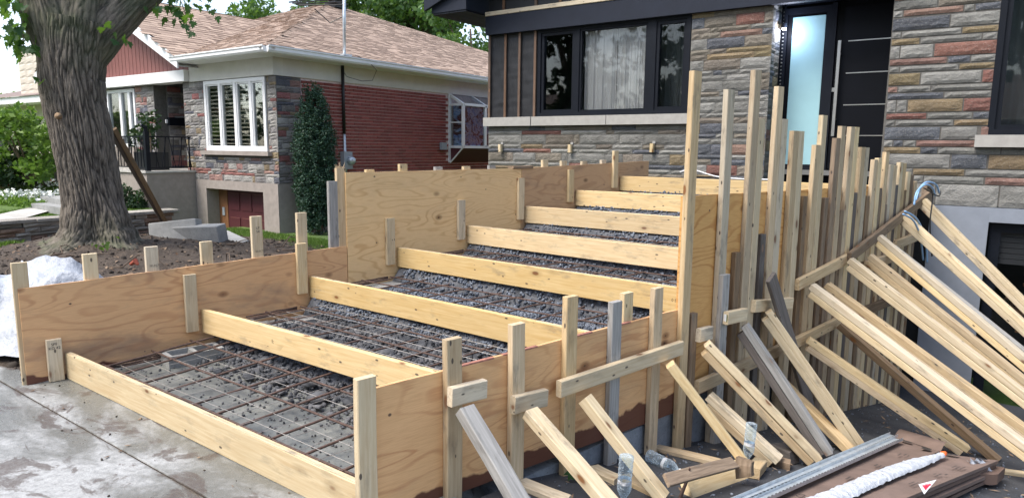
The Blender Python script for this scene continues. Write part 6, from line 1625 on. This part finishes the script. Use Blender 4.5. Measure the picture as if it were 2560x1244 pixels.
CB = [(-0.0859, 5.1802, -0.3840), (0.2135, 5.3282, -0.4099), (-0.2893, 3.4937, -0.0889), (-0.6155, 3.2007, -0.0376)]
ea = carton(CA, .03, 'flattened brown carton under the metal tracks, its far flap lifted', 2)
eb = carton(CB, .022, 'stack of brown cartons under the white wrap, at the bottom right corner', 4)
ec = carton([(-0.0103, 5.3174, -0.4580), (0.2412, 5.3876, -0.4703), (0.1972, 5.1230, -0.4240), (0.0081, 4.9379, -0.3916)], .07, 'dark carton end poking out at the far right of the stack', 1, mat='card2')
def onquad(P, u, v, dz=.0):
    P = [Vector(p) for p in P]; q = P[0].lerp(P[1], u).lerp(P[3].lerp(P[2], u), v) + ZV * dz
    x = (P[1].lerp(P[2], v) - P[0].lerp(P[3], v)).normalized(); y0 = (P[3] - P[0]).normalized(); nrm = x.cross(y0).normalized()
    if nrm.z < 0: nrm = -nrm
    return q, x, y0, nrm
# lifted flap with black printed squares
fl_ = MB(); p0, p1 = Vector(CA[0]), Vector(CA[1]); bk = (p0 - Vector(CA[3])).normalized()
for i in range(6):
    t0, t1 = i / 6, (i + 1) / 6; f = lambda t: bk * (.20 * t) + ZV * (.05 * math.sin(t * 2.2))
    fl_.quad(p0 + f(t0), p1 + f(t0), p1 + f(t1), p0 + f(t1))
part(fl_, 'flap', M['card'], ea)
def mark(P, u, v, w, h, parent, mat='ink', dz=.016):
    q, x, y, n = onquad(P, u, v, dz); m = MB(); m.quad(q - x * w - y * h, q + x * w - y * h, q + x * w + y * h, q - x * w + y * h); part(m, 'printed_mark', M[mat], parent)
for u, v, w, h in ((.80, .05, .035, .035), (.35, .03, .045, .025)): mark(CA, u, v, w, h, ea)
for u, v, w, h in ((.2, .04, .04, .028), (.75, .06, .035, .03)): mark(CB, u, v, w, h, eb)
RR = random.Random(6)
def lines(P, u0, v0, n, parent):
    for i in range(n):
        L = RR.uniform(.05, .11); q, x, y, nn = onquad(P, u0 + i * .075, v0 + RR.uniform(-.01, .01), .016)
        m = MB()
        for j in range(int(L / .02)):
            a = q + y * (j * .022); w = .006; m.quad(a - x * w, a + x * w, a + x * w + y * .016, a - x * w + y * .016)
        part(m, 'printed_line', M['ink'], parent)
for v in (.20, .40, .60): lines(CA, .62, v, 3, ea)
for v in (.25, .42, .6): lines(CB, .66, v, 3, eb)
q, x, y, nn = onquad(CA, .55, .86, .02)
text('CSI', face_matrix(q, -y, nn), .05, M['ink'], ea, 'print'); q, x, y, nn = onquad(CA, .28, .93, .02); text('Roof', face_matrix(q, -y, nn), .06, M['ink'], ea, 'print')
# two galvanised tracks
for i, (u0, u1, lab) in enumerate(((.06, .16, 'left galvanised steel track lying on the carton'), (.24, .34, 'right galvanised steel track with bright rolled edge'))):
    a, *_ = onquad(CA, u0, .03 + .03 * i, .03); b, *_ = onquad(CA, u0 + .02, 1.25, .03); d = (b - a).normalized(); sd = d.cross(ZV).normalized(); m = MB()
    prof = [(-.028, .022), (-.026, .022), (-.026, .002), (.026, .002), (.026, .022), (.028, .022), (.028, 0), (-.028, 0)]
    V = [tuple(p + sd * x_ + ZV * (z_ + .0)) for p in (a, b) for (x_, z_) in prof]; F = [(j, (j + 1) % 8, 8 + (j + 1) % 8, 8 + j) for j in range(8)] + [tuple(range(8)), tuple(range(15, 7, -1))]
    o = ob('metal_track', mesh('metal_track', V, F), M['galv'], label=lab, cat='metal track', group='galvanised tracks on the carton')
    sl_ = MB()
    for j in range(56):
        c = a + d * (.05 + j * .045) - sd * .0275 + ZV * .0235; sl_.quad(c - d * .012 - sd * .002, c + d * .012 - sd * .002, c + d * .012 + sd * .003, c - d * .012 + sd * .003)
    w_ = sl_.build('slots', M['cable'], o)
# crumpled white wrap with orange cap
WRP = empty('foam_gun_wrap', tuple(onquad(CB, .1, .2)[0]), label='long crumpled white plastic wrap with an orange tip, lying on the cartons', cat='wrapper')
V, F, n, k = [], [], 90, 10
A_, B_ = onquad(CB, .18, .12, .02)[0], onquad(CB, .25, 1.12, .02)[0]; dd = (B_ - A_).normalized(); sd = dd.cross(ZV).normalized()
for i in range(n + 1):
    u = i / n; c = A_.lerp(B_, u) + sd * .015 * math.sin(u * 5); wd = .018 + .030 * min(1, u * 4.5) + .008 * noise.noise((u * 30, 0, 0)) + .006 * u
    for j in range(k + 1):
        v = j / k * 2 - 1; V.append(tuple(c + sd * v * wd + ZV * (.022 * math.sqrt(max(0, 1 - v * v)) + .006 * noise.noise((u * 60, v * 3, 1)) + .004 * noise.noise((u * 130, v * 7, 1)) + .004)))
for i in range(n):
    for j in range(k): a = i * (k + 1) + j; F.append((a, a + 1, a + k + 2, a + k + 1))
part(ob('sleeve', mesh('sleeve', V, F, None, True), M['foam']), '', None, WRP)
m = MB(); m.tube([A_ + ZV * .015, A_ - dd * .05 + ZV * .018], [.018, .014], 10); part(m, 'orange_tip', M['orange'], WRP, True)
# plastic bag on the corner
V, F, n = [], [], 24
for j in range(n + 1):
    for i in range(n + 1):
        u, v = i / n, j / n; q = Vector((0.0746, 5.0746, -0.3455)).lerp(Vector((0.2112, 5.2465, -0.5256)), v) + Vector((.05 * (u - .5) * (1.6 - v), .05 * (u - .5) * 2, 0)) + Vector((.02 * noise.noise((u * 4, v * 4, 0)), .02 * noise.noise((u * 4, v * 4, 5)), .02 * noise.noise((u * 5, v * 5, 9)) + .01))
        V.append(tuple(q))
for j in range(n):
    for i in range(n): a = j * (n + 1) + i; F.append((a, a + 1, a + n + 2, a + n + 1))
ob('plastic_bag', mesh('plastic_bag', V, F, None, True), M['foam'], label='small translucent plastic bag hanging off the far corner of the cartons', cat='plastic bag')
# red and white triangular sticker
q0, q1, q2 = Vector((-0.1748, 3.9582, -0.1302)), Vector((-0.1036, 4.1586, -0.1652)), Vector((-0.1433, 3.8975, -0.1496))
CP_ = Vector((0, 0, 1.6)); q0, q1, q2 = [q + (CP_ - q).normalized() * .06 for q in (q0, q1, q2)]
ec_ = empty('sticker', tuple(q0), label='white triangular sticker with curved red lettering on the carton edge', cat='sticker')
nn = (q1 - q0).cross(q2 - q0).normalized(); 
if nn.dot(Vector((0, 0, 1.6)) - q0) < 0: nn = -nn
m = MB(); m.quad(q0 + nn * .02, q1 + nn * .02, q2 + nn * .02); part(m, 'sticker_face', M['white'], ec_)
cc = (q0 + q1 + q2) / 3 + nn * .022 + (q0 + q1 - q2 * 2).normalized() * .006; text('NOVIKTON', face_matrix(cc, q1 - q0, nn), .018, M['red'], ec_, 'lettering')
m = MB(); g = [cc + (t - cc) * .42 - (q0 + q1 - q2 * 2).normalized() * .018 for t in (q0 + nn * .022, q1 + nn * .022, q2 + nn * .022)]; m.quad(*g); part(m, 'red_patch', M['red'], ec_)
m = MB(); a = Vector((-0.7291, 4.1452, -0.3529)); m.quad(a, a + Vector((.05, .02, .03)), a + Vector((.07, .08, .01)), a + Vector((0, .06, .02))); m.build('paper_scrap', M['white'], label='torn white paper scrap by the brace foot', cat='paper scrap', group='paper scraps')
m = MB(); a = Vector((-0.7626, 3.9318, -0.3156)); m.quad(a, a + Vector((.05, .01, .03)), a + Vector((.06, .05, .01)), a + Vector((.01, .05, .03))); m.build('paper_scrap', M['white'], label='torn white paper scrap left of the metal tracks', cat='paper scrap', group='paper scraps')
